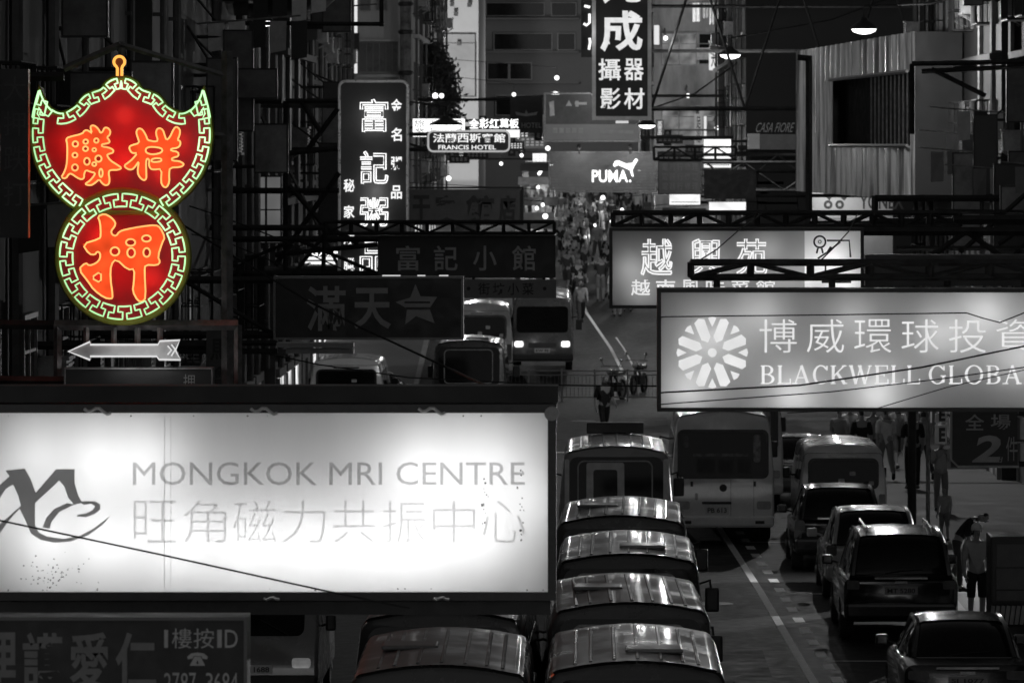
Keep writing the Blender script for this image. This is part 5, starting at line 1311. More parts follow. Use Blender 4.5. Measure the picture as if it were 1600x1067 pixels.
def van(name, label, paint, group=None, plate='NV 7735', wind=.0):
    b = Boxy(4.7, 1.72, 1.98, .30, .15, .14, .75, 1.05, .10, .06, .16, .12); t = thing(name, label, 'van', (0, 0, 0), 0, group)
    m = MB(); b.body(m); m.build('body', paint, t, smooth=True, local=True)
    m = MB(); sec = b.section()[11:]; ring = sec + [(-x, z) for x, z in reversed(sec)]
    m.rings([[(x*1.004, y+b.yr(z), z+.010) for x, z in ring] for y in (.12, 1.2, 2.4, 2.95)], False, False); m.build('roof', paint, t, smooth=True, local=True)
    m = MB(); b.rear(m, rrect(-.66, 1.13, .66, 1.66, .10)); w_ = m.build('rear_window', glass_dark, t, local=True)
    m = MB(); b.rear(m, [rrect(-.70, 1.09, .70, 1.70, .13), rrect(-.65, 1.14, .65, 1.65, .09)[::-1]], .012, .02); m.build('window_seal', black_trim, w_, local=True)
    m = MB(); b.rear(m, rrect(-.30, 1.72, .30, 1.76, .015, 2), .012, .02); m.build('brake_lamp', tail_red, t, local=True)
    m = MB(); m.tube([(0, -.016, .98), (0, -.005, .98)], .05, 12); m.build('badge', chrome, t, local=True)
    number_plate(t, b, .66, 0, plate, .46, .12)
    m = MB(); b.rear(m, [rrect(-.78, .52, .78, 1.80, .08), rrect(-.772, .528, .772, 1.792, .075)[::-1]], .004, .02); m.build('tailgate_seam', black_trim, t, local=True)
    m = MB(); m.tube([(-.02, b.yr(1.14)-.03, 1.14), (.20, b.yr(1.18)-.03, 1.17), (.5, b.yr(1.24)-.028, 1.24)], .010, 4); m.build('wiper', black_trim, w_, local=True)
    m = MB(); b.rear(m, rrect(-.12, .86, .12, .90, .012, 2), .03, .03); m.build('tailgate_handle', black_trim, t, local=True)
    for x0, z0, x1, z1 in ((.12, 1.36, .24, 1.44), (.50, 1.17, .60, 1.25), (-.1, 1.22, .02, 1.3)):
        m = MB(); b.rear(m, rrect(x0, z0, x1, z1, .012, 2), .008, .003); m.build('pale_mark', mat('pale_glass_mark', .4, .5, 0, .5, 30), w_, local=True)  # small pale rectangles set just proud of the rear glass
    for sg in (-1, 1):
        m = MB(); b.rear(m, rrect(min(sg*.70, sg*.83), .62, max(sg*.70, sg*.83), 1.0, .03, 3), .02, .05); m.build('tail_lamp', tail_red, t, local=True)
        for y0, y1 in ((.35, 1.35), (1.5, 2.5), (2.65, 3.45)):
            m = MB(); b.side(m, y0, y1, 1.14, 1.62, sg); m.build('side_window', glass_dark, t, local=True)
        m = MB(); m.tube([(sg*.82, 3.6, 1.14), (sg*.98, 3.68, 1.18)], .02, 5); mr = m.build('mirror', black_trim, t, local=True)
        m = MB(); m.box(sg*.99-.07, sg*.99+.07, 3.64, 3.74, 1.08, 1.30); m.build('mirror_head', black_trim, mr, local=True, bevel=.03)
        for y in (.85, 3.45): wheel(t, sg*.74, y, .31, .2)
        m = MB(); b.front(m, rrect(min(sg*.5, sg*.76), .66, max(sg*.5, sg*.76), .80, .04, 3), .03, .06); m.build('headlamp', clear_lens, t, local=True)
    m = MB(); b.front(m, rrect(-.66, 1.09, .66, 1.78, .10)); ws = m.build('windscreen', glass_dark, t, local=True)
    m = MB(); y0 = b.yf(1.12)+.03; m.tube([(-.45, b.yf(1.1)+.025, 1.1), (-.05, b.yf(1.3)+.025, 1.3)], .01, 4); m.build('wiper', black_trim, ws, local=True)
    m = MB(); m.box(-.85, .85, -.09, .08, .34, .54); m.build('bumper', paint, t, local=True, bevel=.04)
    m = MB(); m.box(-.85, .85, 4.62, 4.76, .36, .56); m.build('front_bumper', black_trim, t, local=True, bevel=.04)
    number_plate(t, b, .44+.14, 0, plate, .46, .12, end='front')
    return t
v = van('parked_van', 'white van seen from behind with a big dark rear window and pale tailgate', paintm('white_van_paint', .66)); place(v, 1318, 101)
v = van('parked_van', 'grey van facing the camera under the left end of the clinic lightbox', paintm('grey_van_paint', .22), plate='EF 1688'); place(v, 432, 75.5, math.pi)
v = van('parked_van', 'shiny pale van waiting on the left before the cross street under the black star board', paintm('pale_van_paint', .75, .22), GL, 'GX 290'); place(v, 541, 139); v.scale = (1.18, 1.1, 1.05)
v = van('parked_van', 'grey box van beyond the railing left of the far minibus with headlights', paintm('mid_van_paint', .34)); place(v, 752, 166); v.scale = (1.18, 1.2, 1.35)
# motorcycle
def motorbike(label, px, d, rz):
    t = thing('motorcycle', label, 'motorcycle', ((px-VX)*d/F, d, gz(d)+.0), rz)
    for y in (0.0, 1.32):
        m = MB(); m.tube([(0, y+.28*math.cos(R(a)), .30+.28*math.sin(R(a))) for a in range(0, 360, 20)], .055, 6, closed=True); wv = m.build('wheel', rubber, t, local=True)
        m = MB(); m.lathe([(.20, -.02), (.22, 0), (.20, .02), (.03, .05), (.03, -.05)], 12, (0, y, .30), axis='x'); m.build('rim', rim_m, wv, local=True)
    m = MB(); m.tube([(0, 0, .3), (0, .35, .5), (0, .75, .78), (0, 1.05, .92), (0, 1.32, .3)], .035, 6); m.tube([(0, .35, .35), (0, .9, .35), (0, 1.05, .9)], .03, 6); m.box(-.14, .14, .4, .85, .28, .56); m.build('frame', steel_dark, t, local=True)
    m = MB(); m.rings([[(x*w_, y, z0+z) for x, z in ((-1, 0), (-.7, .1), (.7, .1), (1, 0))] for y, w_, z0 in ((-.15, .08, .80), (.1, .13, .76), (.5, .12, .74))]); m.build('seat', black_trim, t, local=True)
    m = MB(); m.sphere((0, .72, .84), .17, 12, 8, (.8, 1.4, .75)); m.build('fuel_tank', paintm('bike_paint', .08), t, local=True, smooth=True)
    m = MB(); m.tube([(-.36, .92, 1.04), (-.2, 1.02, 1.06), (.2, 1.02, 1.06), (.36, .92, 1.04)], .016, 5); m.build('handlebar', chrome, t, local=True)
    m = MB(); m.sphere((0, 1.18, .90), .09); m.build('headlamp', clear_lens, t, local=True, smooth=True)
    for sg in (-1, 1):
        m = MB(); m.tube([(sg*.25, .95, 1.05), (sg*.32, .98, 1.22)], .01, 4); m.sphere((sg*.32, .98, 1.26), .055); m.build('mirror', chrome, t, local=True)
    m = MB(); m.tube([(.12, .55, .3), (.16, .2, .32), (.17, -.2, .38)], [.03, .045, .05], 8); m.build('exhaust', chrome, t, local=True)
motorbike('motorcycle parked at the kerb beyond the railing beside the grey wheel logo lightbox', 972, 158.5, R(160))
motorbike('second motorcycle parked nearer the lightbox edge beyond the railing', 1006, 163, R(165))

t = car('parked_car', 'dark saloon standing sideways in the cross street beside the shiny pale van', 'car', sal_low, sal_cab, paintm('ink_car_paint', .02, .2), (.95, 3.65), .31, 4.55, 'RT 66', (.52, .80, .74, .86)); place(t, 655, 147, R(75))
motorbike('motorcycle with a round wheel facing out in the cross street by the black minibus', 640, 141.5, R(60))
# ------------------------------------------------------------------ people
skin = mat('skin', .30, .55, 0, .1, 6); hair_m = mat('black_hair', .012, .5, 0, .2, 20); shoe_m = mat('dark_shoes', .02, .5)
CL = {k: mat('cloth_'+k, c, .85, 0, .15, 8, .2) for k, c in (('white', .65), ('pale', .42), ('grey', .20), ('dark', .05), ('black', .012))}
def pose_points(walk=0.0, lean=0.0, arm_l=0.0, arm_r=0.0, elbow=.3, head=0.0, hunch=0.0, sq=0.0):
    """joint positions, facing -y; angles in radians (positive swings forward, to -y)"""
    def rot(p, piv, a): y, z = p[1]-piv[1], p[2]-piv[2]; c, s = math.cos(a), math.sin(a); return (p[0], piv[1]+y*c-z*s, piv[2]+y*s+z*c)
    J = {}; pel = (0, 0, .94); J['pelvis'] = pel
    up = {'spine': (0, -.01, 1.12), 'chest': (0, -.0, 1.32), 'neck': (0, .01, 1.45), 'jaw': (0, -.02, 1.54), 'head': (0, -.01, 1.63), 'crown': (0, .0, 1.70), 'nose': (0, -.115, 1.585)}
    for sg, n, aa in ((-1, 'l', arm_l), (1, 'r', arm_r)):
        sh = (sg*.175, .01, 1.40); el = (sg*.215, .01, 1.12); wr = (sg*.225, .0, .88); ha = (sg*.222, -.01, .81)
        el2 = rot(el, sh, -aa); wr2 = rot(rot(wr, el, -elbow), sh, -aa); ha2 = rot(rot(ha, el, -elbow-.1), sh, -aa)
        up.update({'sh'+n: sh, 'el'+n: el2, 'wr'+n: wr2, 'ha'+n: ha2})
        for f in range(5):
            if f < 4: b0 = (sg*(.222), -.035+.022*f, .80); b1 = (sg*(.215), -.045+.024*f, .755-.006*(f in (1, 2))); b2 = (sg*(.198), -.045+.024*f, .715-.012*(f in (1, 2)))
            else: b0 = (sg*.215, -.045, .83); b1 = (sg*.205, -.075, .795); b2 = (sg*.195, -.08, .765)
            for q, pt in enumerate((b0, b1, b2)): up[f'f{n}{f}{q}'] = rot(rot(pt, el, -elbow-.1), sh, -aa)
    for k in ('jaw', 'head', 'crown', 'nose'): up[k] = rot(up[k], up['neck'], head)
    for k in up:
        p = up[k]
        if hunch and p[2] > 1.15: p = rot(p, (0, 0, 1.15), hunch)
        J[k] = rot(p, pel, lean)
    for sg, n, ph in ((-1, 'l', walk), (1, 'r', -walk)):
        hp = (sg*.09, 0, .90); kn = (sg*.10, -.02, .49); an = (sg*.10, .03, .085); to = (sg*.115, -.13, .035); he = (sg*.10, .06, .035)
        kb = max(0, -ph)*1.1
        g = lambda p: rot(rot(p, kn, kb), hp, -ph)
        J.update({'hp'+n: hp, 'kn'+n: rot(kn, hp, -ph), 'an'+n: g(an), 'to'+n: g(to), 'he'+n: g(he)})
    dz = min(J['tol'][2], J['tor'][2], J['hel'][2], J['her'][2])-.035
    return {k: Vector((p[0], p[1], p[2]-dz)) for k, p in J.items()}
BONES = [('pelvis','spine'),('spine','chest'),('chest','neck'),('neck','jaw'),('jaw','head'),('head','crown'),('head','nose')]
for n in 'lr': BONES += [('chest','sh'+n),('sh'+n,'el'+n),('el'+n,'wr'+n),('wr'+n,'ha'+n),('pelvis','hp'+n),('hp'+n,'kn'+n),('kn'+n,'an'+n),('an'+n,'to'+n),('an'+n,'he'+n)]
RAD = {'pelvis': (.15,.11), 'spine': (.135,.10), 'chest': (.155,.115), 'neck': (.055,.058), 'jaw': (.062,.075), 'head': (.078,.096), 'crown': (.055,.065), 'nose': (.014,.014), 'sh': (.062,.062), 'el': (.043,.043), 'wr': (.028,.03), 'ha': (.022,.036), 'hp': (.092,.092), 'kn': (.06,.062), 'an': (.04,.042), 'to': (.036,.028), 'he': (.036,.034)}
_people = {}
def person_meshes(key, kw, female=False, bulky=1.0):
    if key in _people: return _people[key]
    J = pose_points(**kw); names = [k for k in J if not k.startswith('f')]
    me = bpy.data.meshes.new('person'); idx = {k: i for i, k in enumerate(names)}
    me.from_pydata([tuple(J[k]) for k in names], [(idx[a], idx[b]) for a, b in BONES], [])
    ob = bpy.data.objects.new('person', me); COL.objects.link(ob)
    md = ob.modifiers.new('skin', 'SKIN'); sv = me.skin_vertices[0].data
    for k in names:
        r_ = RAD.get(k) or RAD[k[:2]]; sv[idx[k]].radius = (r_[0]*(bulky if k in ('spine', 'pelvis', 'chest') else 1), r_[1]); sv[idx[k]].use_root = (k == 'pelvis')
    md.branch_smoothing = .3; sb = ob.modifiers.new('sub', 'SUBSURF'); sb.levels = 1
    dg = bpy.context.evaluated_depsgraph_get(); ev = ob.evaluated_get(dg); out = bpy.data.meshes.new_from_object(ev)
    vs = [v.co.copy() for v in out.vertices]; fs = [list(p.vertices) for p in out.polygons]; ns = [v.normal.copy() for v in out.vertices]
    bpy.data.objects.remove(ob)
    def near(p):
        best, bn = 9, None
        for a, b in BONES:
            A_, B_ = J[a], J[b]; ab = B_-A_; u = max(0, min(1, (p-A_).dot(ab)/max(1e-9, ab.length_squared))); dd = (p-(A_+ab*u)).length - (.03 if b in ('chest', 'neck', 'spine') else 0)
            if dd < best: best, bn, bu = dd, (a, b), u
        return bn, bu
    tagv = [near(v) for v in vs]
    def piece(test, infl):
        m = MB(); mp = {}
        for f in fs:
            if all(test(*tagv[i], vs[i]) for i in f):
                q = []
                for i in f:
                    if i not in mp: mp[i] = len(m.v); m.v.append(vs[i]+ns[i]*infl)
                    q.append(mp[i])
                m.f.append(q)
        return m
    tor = lambda b, u, v: (b[1] in ('spine', 'chest', 'shl', 'shr') or b == ('pelvis', 'spine') or (b == ('chest', 'neck') and u < .55) or b[0][:2] == 'sh')
    leg = lambda b, u, v: b[1][:2] in ('hp', 'kn') or b[0][:2] == 'kn' or b == ('pelvis', 'spine') and u < .25
    shortl = lambda b, u, v: b[1][:2] in ('hp', 'kn') or b == ('pelvis', 'spine') and u < .3
    foot = lambda b, u, v: b[0][:2] == 'an'
    hd = J['head']; up = (J['crown']-J['jaw']).normalized(); fw = (J['nose']-J['head']); fw = (fw-up*fw.dot(up)).normalized()
    def hair(b, u, v):
        if b[0] not in ('jaw', 'head', 'neck') or b[1] == 'nose': return False
        q = v-hd; return (q.dot(up) > .045 or (q.dot(fw) < .012 and q.dot(up) > (-.22 if female else -.07)))
    body = MB(); body.v = [v.copy() for v in vs]; body.f = [list(f) for f in fs]
    for n in 'lr':
        for f in range(5): body.tube([J[f'f{n}{f}0'], J[f'f{n}{f}1'], J[f'f{n}{f}2']], [.009, .009, .007], 5)
    for sg in (-1, 1): e = hd+Vector((sg*.078, .0, 0))-up*.02; body.sphere(e, .024, 6, 5, (.4, .8, 1.2))
    face = MB()
    for sg in (-1, 1): e = hd+fw*.088+Vector((sg*.032, 0, 0))-up*.005; face.sphere(e, .011, 6, 5)
    face.tube([hd+fw*.082-up*.085+Vector((x, 0, 0)) for x in (-.022, 0, .022)], .005, 4)
    _people[key] = {'body': body, 'shirt': piece(tor, .014), 'trousers': piece(leg, .012), 'shorts': piece(shortl, .016), 'shoes': piece(foot, .010), 'hair': piece(hair, .014), 'face': face}
    return _people[key]
_pm = {}
def person(label, px, py, d, rz, kw=None, key='stand', shirt='grey', legs='dark', bottom='trousers', scale=1.0, group=None, female=False, cap=None, bag=None, z=None):
    g = gz(d) + (z if z is not None else 0.0)
    t = thing('person', label, 'person', ((px-VX)*d/F, d, g), rz, group); t.scale = (scale,)*3
    pm = person_meshes(key, kw or {}, female)
    for nm, part, mt in (('body', 'body', skin), ('shirt', 'shirt', CL[shirt]), (bottom, bottom, CL[legs]), ('shoes', 'shoes', shoe_m), ('hair', 'hair', hair_m), ('eyes_and_mouth', 'face', hair_m)):
        k = (key, part)
        if k not in _pm:
            o = pm[part].build(nm, mt, t, smooth=True, local=True, recalc=(part == 'body')); _pm[k] = o.data
        else:
            o = bpy.data.objects.new(nm, _pm[k]); COL.objects.link(o); o.parent = t
        o.material_slots[0].link = 'OBJECT'; o.material_slots[0].material = mt
    if cap:
        m = MB(); m.lathe([(.098, 1.625), (.100, 1.66), (.085, 1.71), (.045, 1.745), (.01, 1.752)], 12); m.rings([[(x, y-.06, 1.632+dz) for x, y in ((-.07, 0), (-.055, -.10), (.055, -.10), (.07, 0))] for dz in (0, .01)]); m.build('cap', CL[cap], t, local=True, smooth=True)
    if bag:
        m = MB(); m.box(-.16, .16, .12, .27, 1.02, 1.40); m.build('backpack', CL[bag], t, local=True, bevel=.05)
    return t
def floodlight(label, px, py, d, aim, e):
    c = P(px, py, d); t = thing('floodlight', label, 'lamp', c); m = MB(); m.box(c.x-.2, c.x+.2, c.y-.1, c.y+.1, c.z-.15, c.z+.15); m.build('housing', steel_dark, t, bevel=.03)
    m = MB(); m.sphere((c.x, c.y-.12, c.z), .13, 8, 6, (1.3, .4, 1)); m.build('lens', glow('bulb_glow', 1.0, 2.6), t, smooth=True)
    m = MB(); m.bar(c, (facade_x(-1, d), d, c.z-.3), .05); m.build('arm', steel_dark, t); point('floodlight_beam', (aim.x, aim.y, aim.z), e, t, .3)
ST = dict(elbow=.25); W1 = dict(walk=.38, arm_l=-.35, arm_r=.35, elbow=.4); W2 = dict(walk=-.30, arm_l=.3, arm_r=-.3, elbow=.3)
BEND = dict(lean=.55, hunch=.35, head=.35, arm_l=.7, arm_r=.6, elbow=.7, walk=.12); PHONE = dict(arm_l=.35, arm_r=.6, elbow=1.5, head=.3)
person('person in black walking alone across the cross street with a shoulder bag', 944, 655, 137.5, R(20), W1, 'walk1', 'black', 'black', bag='black')
person('boy with dark hair bending forward over the pavement beside the black estate car', 1496, 0, 88.5, R(70), BEND, 'bend', 'black', 'dark', z=.14, scale=.98)
person('youth in a pale printed shirt and light cap standing by the kiosk, bare calves lit', 1526, 0, 82.5, R(10), ST, 'stand', 'pale', 'black', 'shorts', .95, cap='white', z=.14)
person('tall person in black seen from behind on the pavement next to the thin lamp pole', 1426, 0, 115, R(185), ST, 'stand', 'black', 'black', z=.14, scale=1.05)
person('woman in a grey top with long hair beside the tall person in black', 1443, 0, 118, R(200), W2, 'walk2f', 'pale', 'dark', z=.14, female=True, scale=.96)
person('person in a pale top holding a phone under the narrow board of letter E shapes', 1470, 0, 108, R(15), PHONE, 'phone', 'pale', 'grey', z=.14, scale=.92)
person('child in grey standing left of the sale banner post', 1476, 0, 100, R(-30), ST, 'stand', 'pale', 'grey', 'shorts', .62, z=.14)
for i, (px, d, rz, kw, key, sh, lg, bt, lab) in enumerate([
    (1312, 119, 160, W1, 'walk1', 'grey', 'dark', 'trousers', 'person in grey just behind the white van roof, leftmost of the pavement group'),
    (1328, 121, 20, ST, 'stand', 'pale', 'grey', 'trousers', 'person in a pale top behind the white van, between the grey and the black figures'),
    (1346, 117, 185, ST, 'stand', 'black', 'black', 'trousers', 'person in black with back turned, centred behind the white van roof'),
    (1364, 120, 10, PHONE, 'phone', 'grey', 'dark', 'trousers', 'person looking at a phone behind the white van, right of the black back'),
    (1384, 118, 190, W2, 'walk2', 'white', 'grey', 'trousers', 'person in a bright white shirt striding behind the white van'),
    (1402, 122, 15, W1, 'walk1', 'grey', 'dark', 'shorts', 'person in shorts right of the bright white shirt behind the van')]):
    person(lab, px, 0, d, R(rz), kw, key, sh, lg, bt, rnd.uniform(.95, 1.05), 'people on the pavement behind the white van', z=.14)
# crowd far up the street: each one on its own
crowd = []
for i in range(76):
    d = rnd.uniform(186, 250); px = rnd.choice([rnd.uniform(874, 908), rnd.uniform(872, 912), rnd.uniform(925, 965), rnd.uniform(935, 1000)])
    if d < 196 and px < 905: d += 9
    x = (px-VX)*d/F; crowd.append((d, x))
crowd.sort()
POS = [(W1, 'walk1'), (W2, 'walk2'), (ST, 'stand'), (PHONE, 'phone'), (W2, 'walk2f')]
for i, (d, x) in enumerate(crowd):
    kw, key = rnd.choice(POS); sh = rnd.choice(['pale', 'grey', 'dark', 'black', 'dark', 'grey', 'black', 'white']); lg = rnd.choice(['dark', 'black', 'grey'])
    t = person('pedestrian in the distant street crowd beyond the railing, between the far shop signs', 0, 0, d, R(rnd.choice([0, 180])+rnd.uniform(-25, 25)), kw, key, sh, lg, rnd.choice(['trousers', 'shorts']), rnd.uniform(.92, 1.06), 'distant street crowd', z=.14 if x > lin(KR, d) else 0)
    t.location.x = x
for i, px in enumerate((425, 437, 392)):
    person(('person in dark clothes at the left kerb between the pole and the shiny pale van', 'person with bright bags at the left kerb beside the shiny pale van', 'person in grey in the shop doorway left of the shiny pale van')[i], px, 0, 128+i*3, R(30-40*i), (ST, PHONE, W1)[i], ('stand', 'phone', 'walk1')[i], ('black', 'white', 'grey')[i], 'dark', z=.14)

# ------------------------------------------------------------------ street furniture
t = thing('railing', 'grey pedestrian railing of thin upright bars along the far side of the cross street', 'railing', (P(900, 0, 157).x, 157, gz(157)))
x0, x1, g = P(775, 0, 157).x, P(1032, 0, 157).x, gz(157)
rail_m = mat('railing_grey', .16, .5, .4, .2, 5)
m = MB(); m.tube([(x0, 157, g+.95), (x1, 157, g+.95)], .022, 6); m.tube([(x0, 157, g+.14), (x1, 157, g+.14)], .018, 6); m.tube([(x0, 157, g+.82), (x1, 157, g+.82)], .014, 6); m.build('rail', rail_m, t)
n = int((x1-x0)/.12); m = MB()
for k in range(n+1): x = x0+(x1-x0)*k/n; m.tube([(x, 157, g+.14), (x, 157, g+.82)], .0075, 4)
m.build('bar_panel', rail_m, t)
for k in range(6):
    m = MB(); x = x0+(x1-x0)*k/5; m.tube([(x, 157, g), (x, 157, g+1.0)], .03, 6); m.build('post', rail_m, t)
t = thing('lamp_pole', 'thin pale pole on the right pavement beside the letter E board', 'pole', (P(1450, 0, 97).x, 97, .14))
c = P(1450, 0, 97); m = MB(); m.tube([(c.x, 97, .14), (c.x, 97, 6.5)], .04, 8); m.build('shaft', steel_grey, t)
m = MB(); m.lathe([(.09, .14), (.09, .4), (.05, .46)], 10, (c.x, 97, 0)); m.build('base', steel_grey, t)
t = thing('lamp_pole', 'thick black post on the pavement in front of the bent boy', 'pole', (P(1425, 0, 104).x, 104, .14))
c = P(1425, 0, 104); m = MB(); m.tube([(c.x, 104, .14), (c.x, 104, 5.6)], .09, 8); m.build('shaft', steel_dark, t)
t = thing('news_kiosk', 'dark street cabinet with grey panels at the right edge of the pavement', 'kiosk', (P(1580, 0, 76).x, 76, .14))
m = MB(); d = 76; a = P(1548, 838, d); m.box(a.x, a.x+1.3, d, d+.9, .14, a.z); m.build('cabinet', mat('cabinet_dark', .03, .5), t, bevel=.03)
for y0, y1 in ((850, 885), (888, 920), (923, 938)):
    m = MB(); m.pbox(1557, y0, 1612, y1, d, -.03, -.002); m.build('panel', mat('cabinet_panel', .09, .5, 0, .3, 4), t)
t = thing('rubbish_rack', 'pale slatted rack at the foot of the dark street cabinet', 'rack', (P(1580, 0, 75.5).x, 75.5, .14))
m = MB(); d = 75.2
for k in range(7): m.bar(P(1552+k*8, 946, d), P(1548+k*8, 975, d), .04)
m.build('slat_panel', mat('pale_slats', .45, .5, 0, .2, 5), t); m = MB(); m.bar(P(1550, 946, d+.03), P(1606, 946, d+.03), .05); m.bar(P(1546, 975, d+.03), P(1602, 975, d+.03), .05)
for x in (1550, 1604): q = P(x, 946, d+.06); m.bar(q, (q.x, q.y, .14), .05)
m.build('frame', steel_dark, t)

# ------------------------------------------------------------------ lamps
lamp_glow = glow('lamp_lens', 1.0, 3.5)
def hanging_lamp(label, px, py, d, energy, half=16, anchor=None, double=False):
    c = P(px, py, d); t = thing('street_lamp', label, 'lamp', c); r_ = half*d/F
    m = MB(); m.lathe([(r_*.25, .28), (r_*.4, .20), (r_*1.15, .05), (r_*1.2, .0), (r_*1.1, .01)], 16, c); m.build('shade', steel_dark, t, smooth=True)
    m = MB(); m.lathe([(r_*1.08, .0), (r_*.95, -r_*.22), (r_*.5, -r_*.40), (.02, -r_*.46)], 16, c); m.build('lens', lamp_glow, t, smooth=True)
    pl = point('lamp_light', (c.x, c.y, c.z-r_*.7), energy, t, .15)
    m = MB(); a = Vector(anchor) if anchor else c+Vector((0, 0, 3)); m.tube([c+Vector((0, 0, .24)), c+Vector((0, 0, .55)), (a.x*.5+c.x*.5, a.y*.5+c.y*.5, max(c.z+.6, a.z*.5+c.z*.5-.05)), a], .03, 5); m.build('arm', steel_dark, t)
    return t
hanging_lamp('lit street lamp over the corrugated box, rightmost of the hanging lamps', 1350, 46, 122, 2000, 18, (9.6, 122, 11.6))
hanging_lamp('lit street lamp hanging before the black block right of the photo shop neon', 1141, 86, 170, 900, 15, (12, 184, 13.6))
hanging_lamp('lit street lamp at the upper left under a dark dish', 414, 34, 106, 22, 17, (-7.2, 106, 11.0))
hanging_lamp('lit street lamp with a black conical shade over the overexposed white sign', 697, 196, 153.5, 260, 22, (-9.4, 160, 10.4))
hanging_lamp('small lit street lamp at the foot of the tall photo shop neon', 1011, 196, 186, 800, 12, (5.6, 190, 11.0))
t = thing('satellite_dish', 'large dark round awning dish above the upper left street lamp', 'dish', P(430, 20, 104)); c = P(430, -8, 104)
m = MB(); m.lathe([(1.35, .15), (1.32, -.02), (1.0, -.3), (.5, -.46), (.02, -.5)], 24, c); m.build('dish', mat('dish_dark', .02, .6), t, smooth=True); m = MB(); m.bar(c, (-7.2, 104, c.z+.4), .08); m.build('bracket', steel_dark, t)
t = thing('bracket_arm', 'thin black horizontal arm with an upright rod crossing the upper left', 'bracket', P(480, 38, 103)); m = MB(); d = 103
m.bar(P(340, 37, d), P(600, 38, d), .06); m.bar(P(596, -60, d), P(596, 42, d), .06); m.bar(P(340, 37, d), (-7.2, d, P(0, 37, d).z), .06); m.build('arm', steel_dark, t)
for i, (px, py, d, rr_, up) in enumerate([(870, 122, 240, .11, 0), (803, 148, 235, .09, 0), (915, 331, 255, .10, 0), (906, 316, 262, .09, 0), (848, 320, 170, .06, 0), (852, 338, 170, .09, 0), (845, 215, 220, .08, 0), (701, 279, 165, .08, 0), (815, 243, 225, .08, 0), (893, 340, 250, .09, 0), (942, 309, 230, .10, 0), (972, 328, 200, .07, 0), (856, 232, 210, .10, 0), (862, 258, 230, .07, 0), (783, 256, 225, .08, 0), (955, 346, 210, .06, 0), (930, 352, 215, .07, 0), (901, 352, 240, .07, 0), (884, 330, 262, .06, 0), (690, 150, 212, .10, 0), (680, 150, 211, .12, 0)]):
    c = P(px, py, d); side = -1 if px < 880 else 1; fx = facade_x(side, d)
    t = thing('stall_lamp', ['small round shop bulb glowing among the far signs'][0], 'bulb', c, 0, 'round bulbs far up the street')
    if i % 2 == 0 and d > 195: point('bulb_light', c-Vector((0, .6, .4)), 45, t, .1)
    m = MB(); m.sphere(c, rr_, 10, 7); m.build('bulb', glow('bulb_glow', 1.0, 2.6), t, smooth=True)
    m = MB(); m.tube([c+Vector((0, 0, rr_*.9)), c+Vector((0, 0, .5)), (fx, d, c.z+.9)], .012, 4); m.build('cord', steel_dark, t)
# ------------------------------------------------------------------ overhead cables
def cable(label, pts, d, r_=.012, ends=True):
    q = [P(p[0], p[1], p[2] if len(p) > 2 else d) for p in pts]; q = smooth([tuple(v) for v in q], 0)
    t = thing('power_cable', label, 'cable', q[0]); m = MB()
    out = []
    for a, b in zip(q, q[1:]):
        for k in range(8): out.append(Vector(a).lerp(Vector(b), k/8))
    out.append(Vector(q[-1])); fx0 = facade_x(-1, d); fx1 = facade_x(1, d)
    m.tube(out, r_, 5); m.build('wire', rubber, t)
cable('thin cable slanting across the swirl logo of the white clinic lightbox', [(-700, 640), (0, 813), (250, 866), (500, 921), (640, 950)], 37.6, .0075)
cable('upper cable over the grey wheel logo lightbox, nearly level', [(1031, 496), (1040, 495), (1300, 492), (1510, 489), (1535, 497), (1562, 504), (1580, 497), (1600, 489), (1900, 470)], 48.5, .0065)
cable('thick cable rising to the right across the roman letters', [(1031, 614), (1040, 613), (1250, 602), (1440, 574), (1600, 541), (2100, 440)], 48.6, .009)
cable('thin cable rising under the thick one across the lower lightbox', [(1031, 632), (1040, 631), (1300, 612), (1470, 592), (1600, 574), (2100, 500)], 48.7, .006)
cable('thin cable leaving the lower edge of the lightbox towards the right', [(1230, 645), (1370, 638), (1480, 605), (1600, 578), (2100, 480)], 48.9, .005)
cable('black cable running down from the star signboard to the van roofs', [(60, 215), (250, 330), (480, 470), (560, 510), (700, 575, 66), (850, 645, 39)], 70, .016)
cable('slack black cable above the shiny pale van', [(40, 520), (380, 545), (500, 570), (640, 590), (880, 602), (1100, 604), (2050, 520)], 72, .010)
cable('cable bundle descending from the left tenement to the black braces', [(-40, 215), (345, 338), (440, 375), (500, 405), (570, 436)], 92, .014)
cable('second cable descending beside the bundle on the left', [(-40, 300), (345, 375), (430, 410), (480, 432)], 92.5, .012)
cable('guy wire slanting over the pale lit restaurant sign', [(1085, 412, 52.1), (1120, 390, 57), (1152, 362, 62), (1190, 334, 67.9)], 60, .008)
cable('short guy wire beside the white drawing panel', [(1278, 411, 52.1), (1300, 390, 57), (1326, 362, 62), (1340, 334, 67.9)], 60.5, .008)
# black braces of the left scaffold in front of the lit shops
t = thing('scaffold_brace', 'black crossed braces and posts of a sign scaffold left of the porridge neon', 'scaffold', P(480, 420, 100)); d = 100.0; m = MB()
for a, b in (((446, 158), (528, 158)), ((440, 298), (530, 298)), ((446, 158), (446, 430)), ((452, 290), (505, 352)), ((530, 270), (430, 415)), ((505, 352), (560, 380)), ((380, 436), (720, 436)), ((430, 398), (590, 382)), ((470, 158), (500, 205)), ((528, 170), (480, 235)), ((446, 240), (528, 232))):
    m.bar(P(*a, d), P(*b, d), .07)
m.build('braces', steel_dark, t); m = MB(); 
for z in (158, 298, 436): m.bar(P(440, z, d), (-7.2, d, P(0, z, d).z), .08)
m.build('support_arm', steel_dark, t)
t = thing('steel_stays', 'dark diagonal steel stays fixed to the right tenement above the girder', 'scaffold', P(1520, 380, 90)); d = 90.0; m = MB()
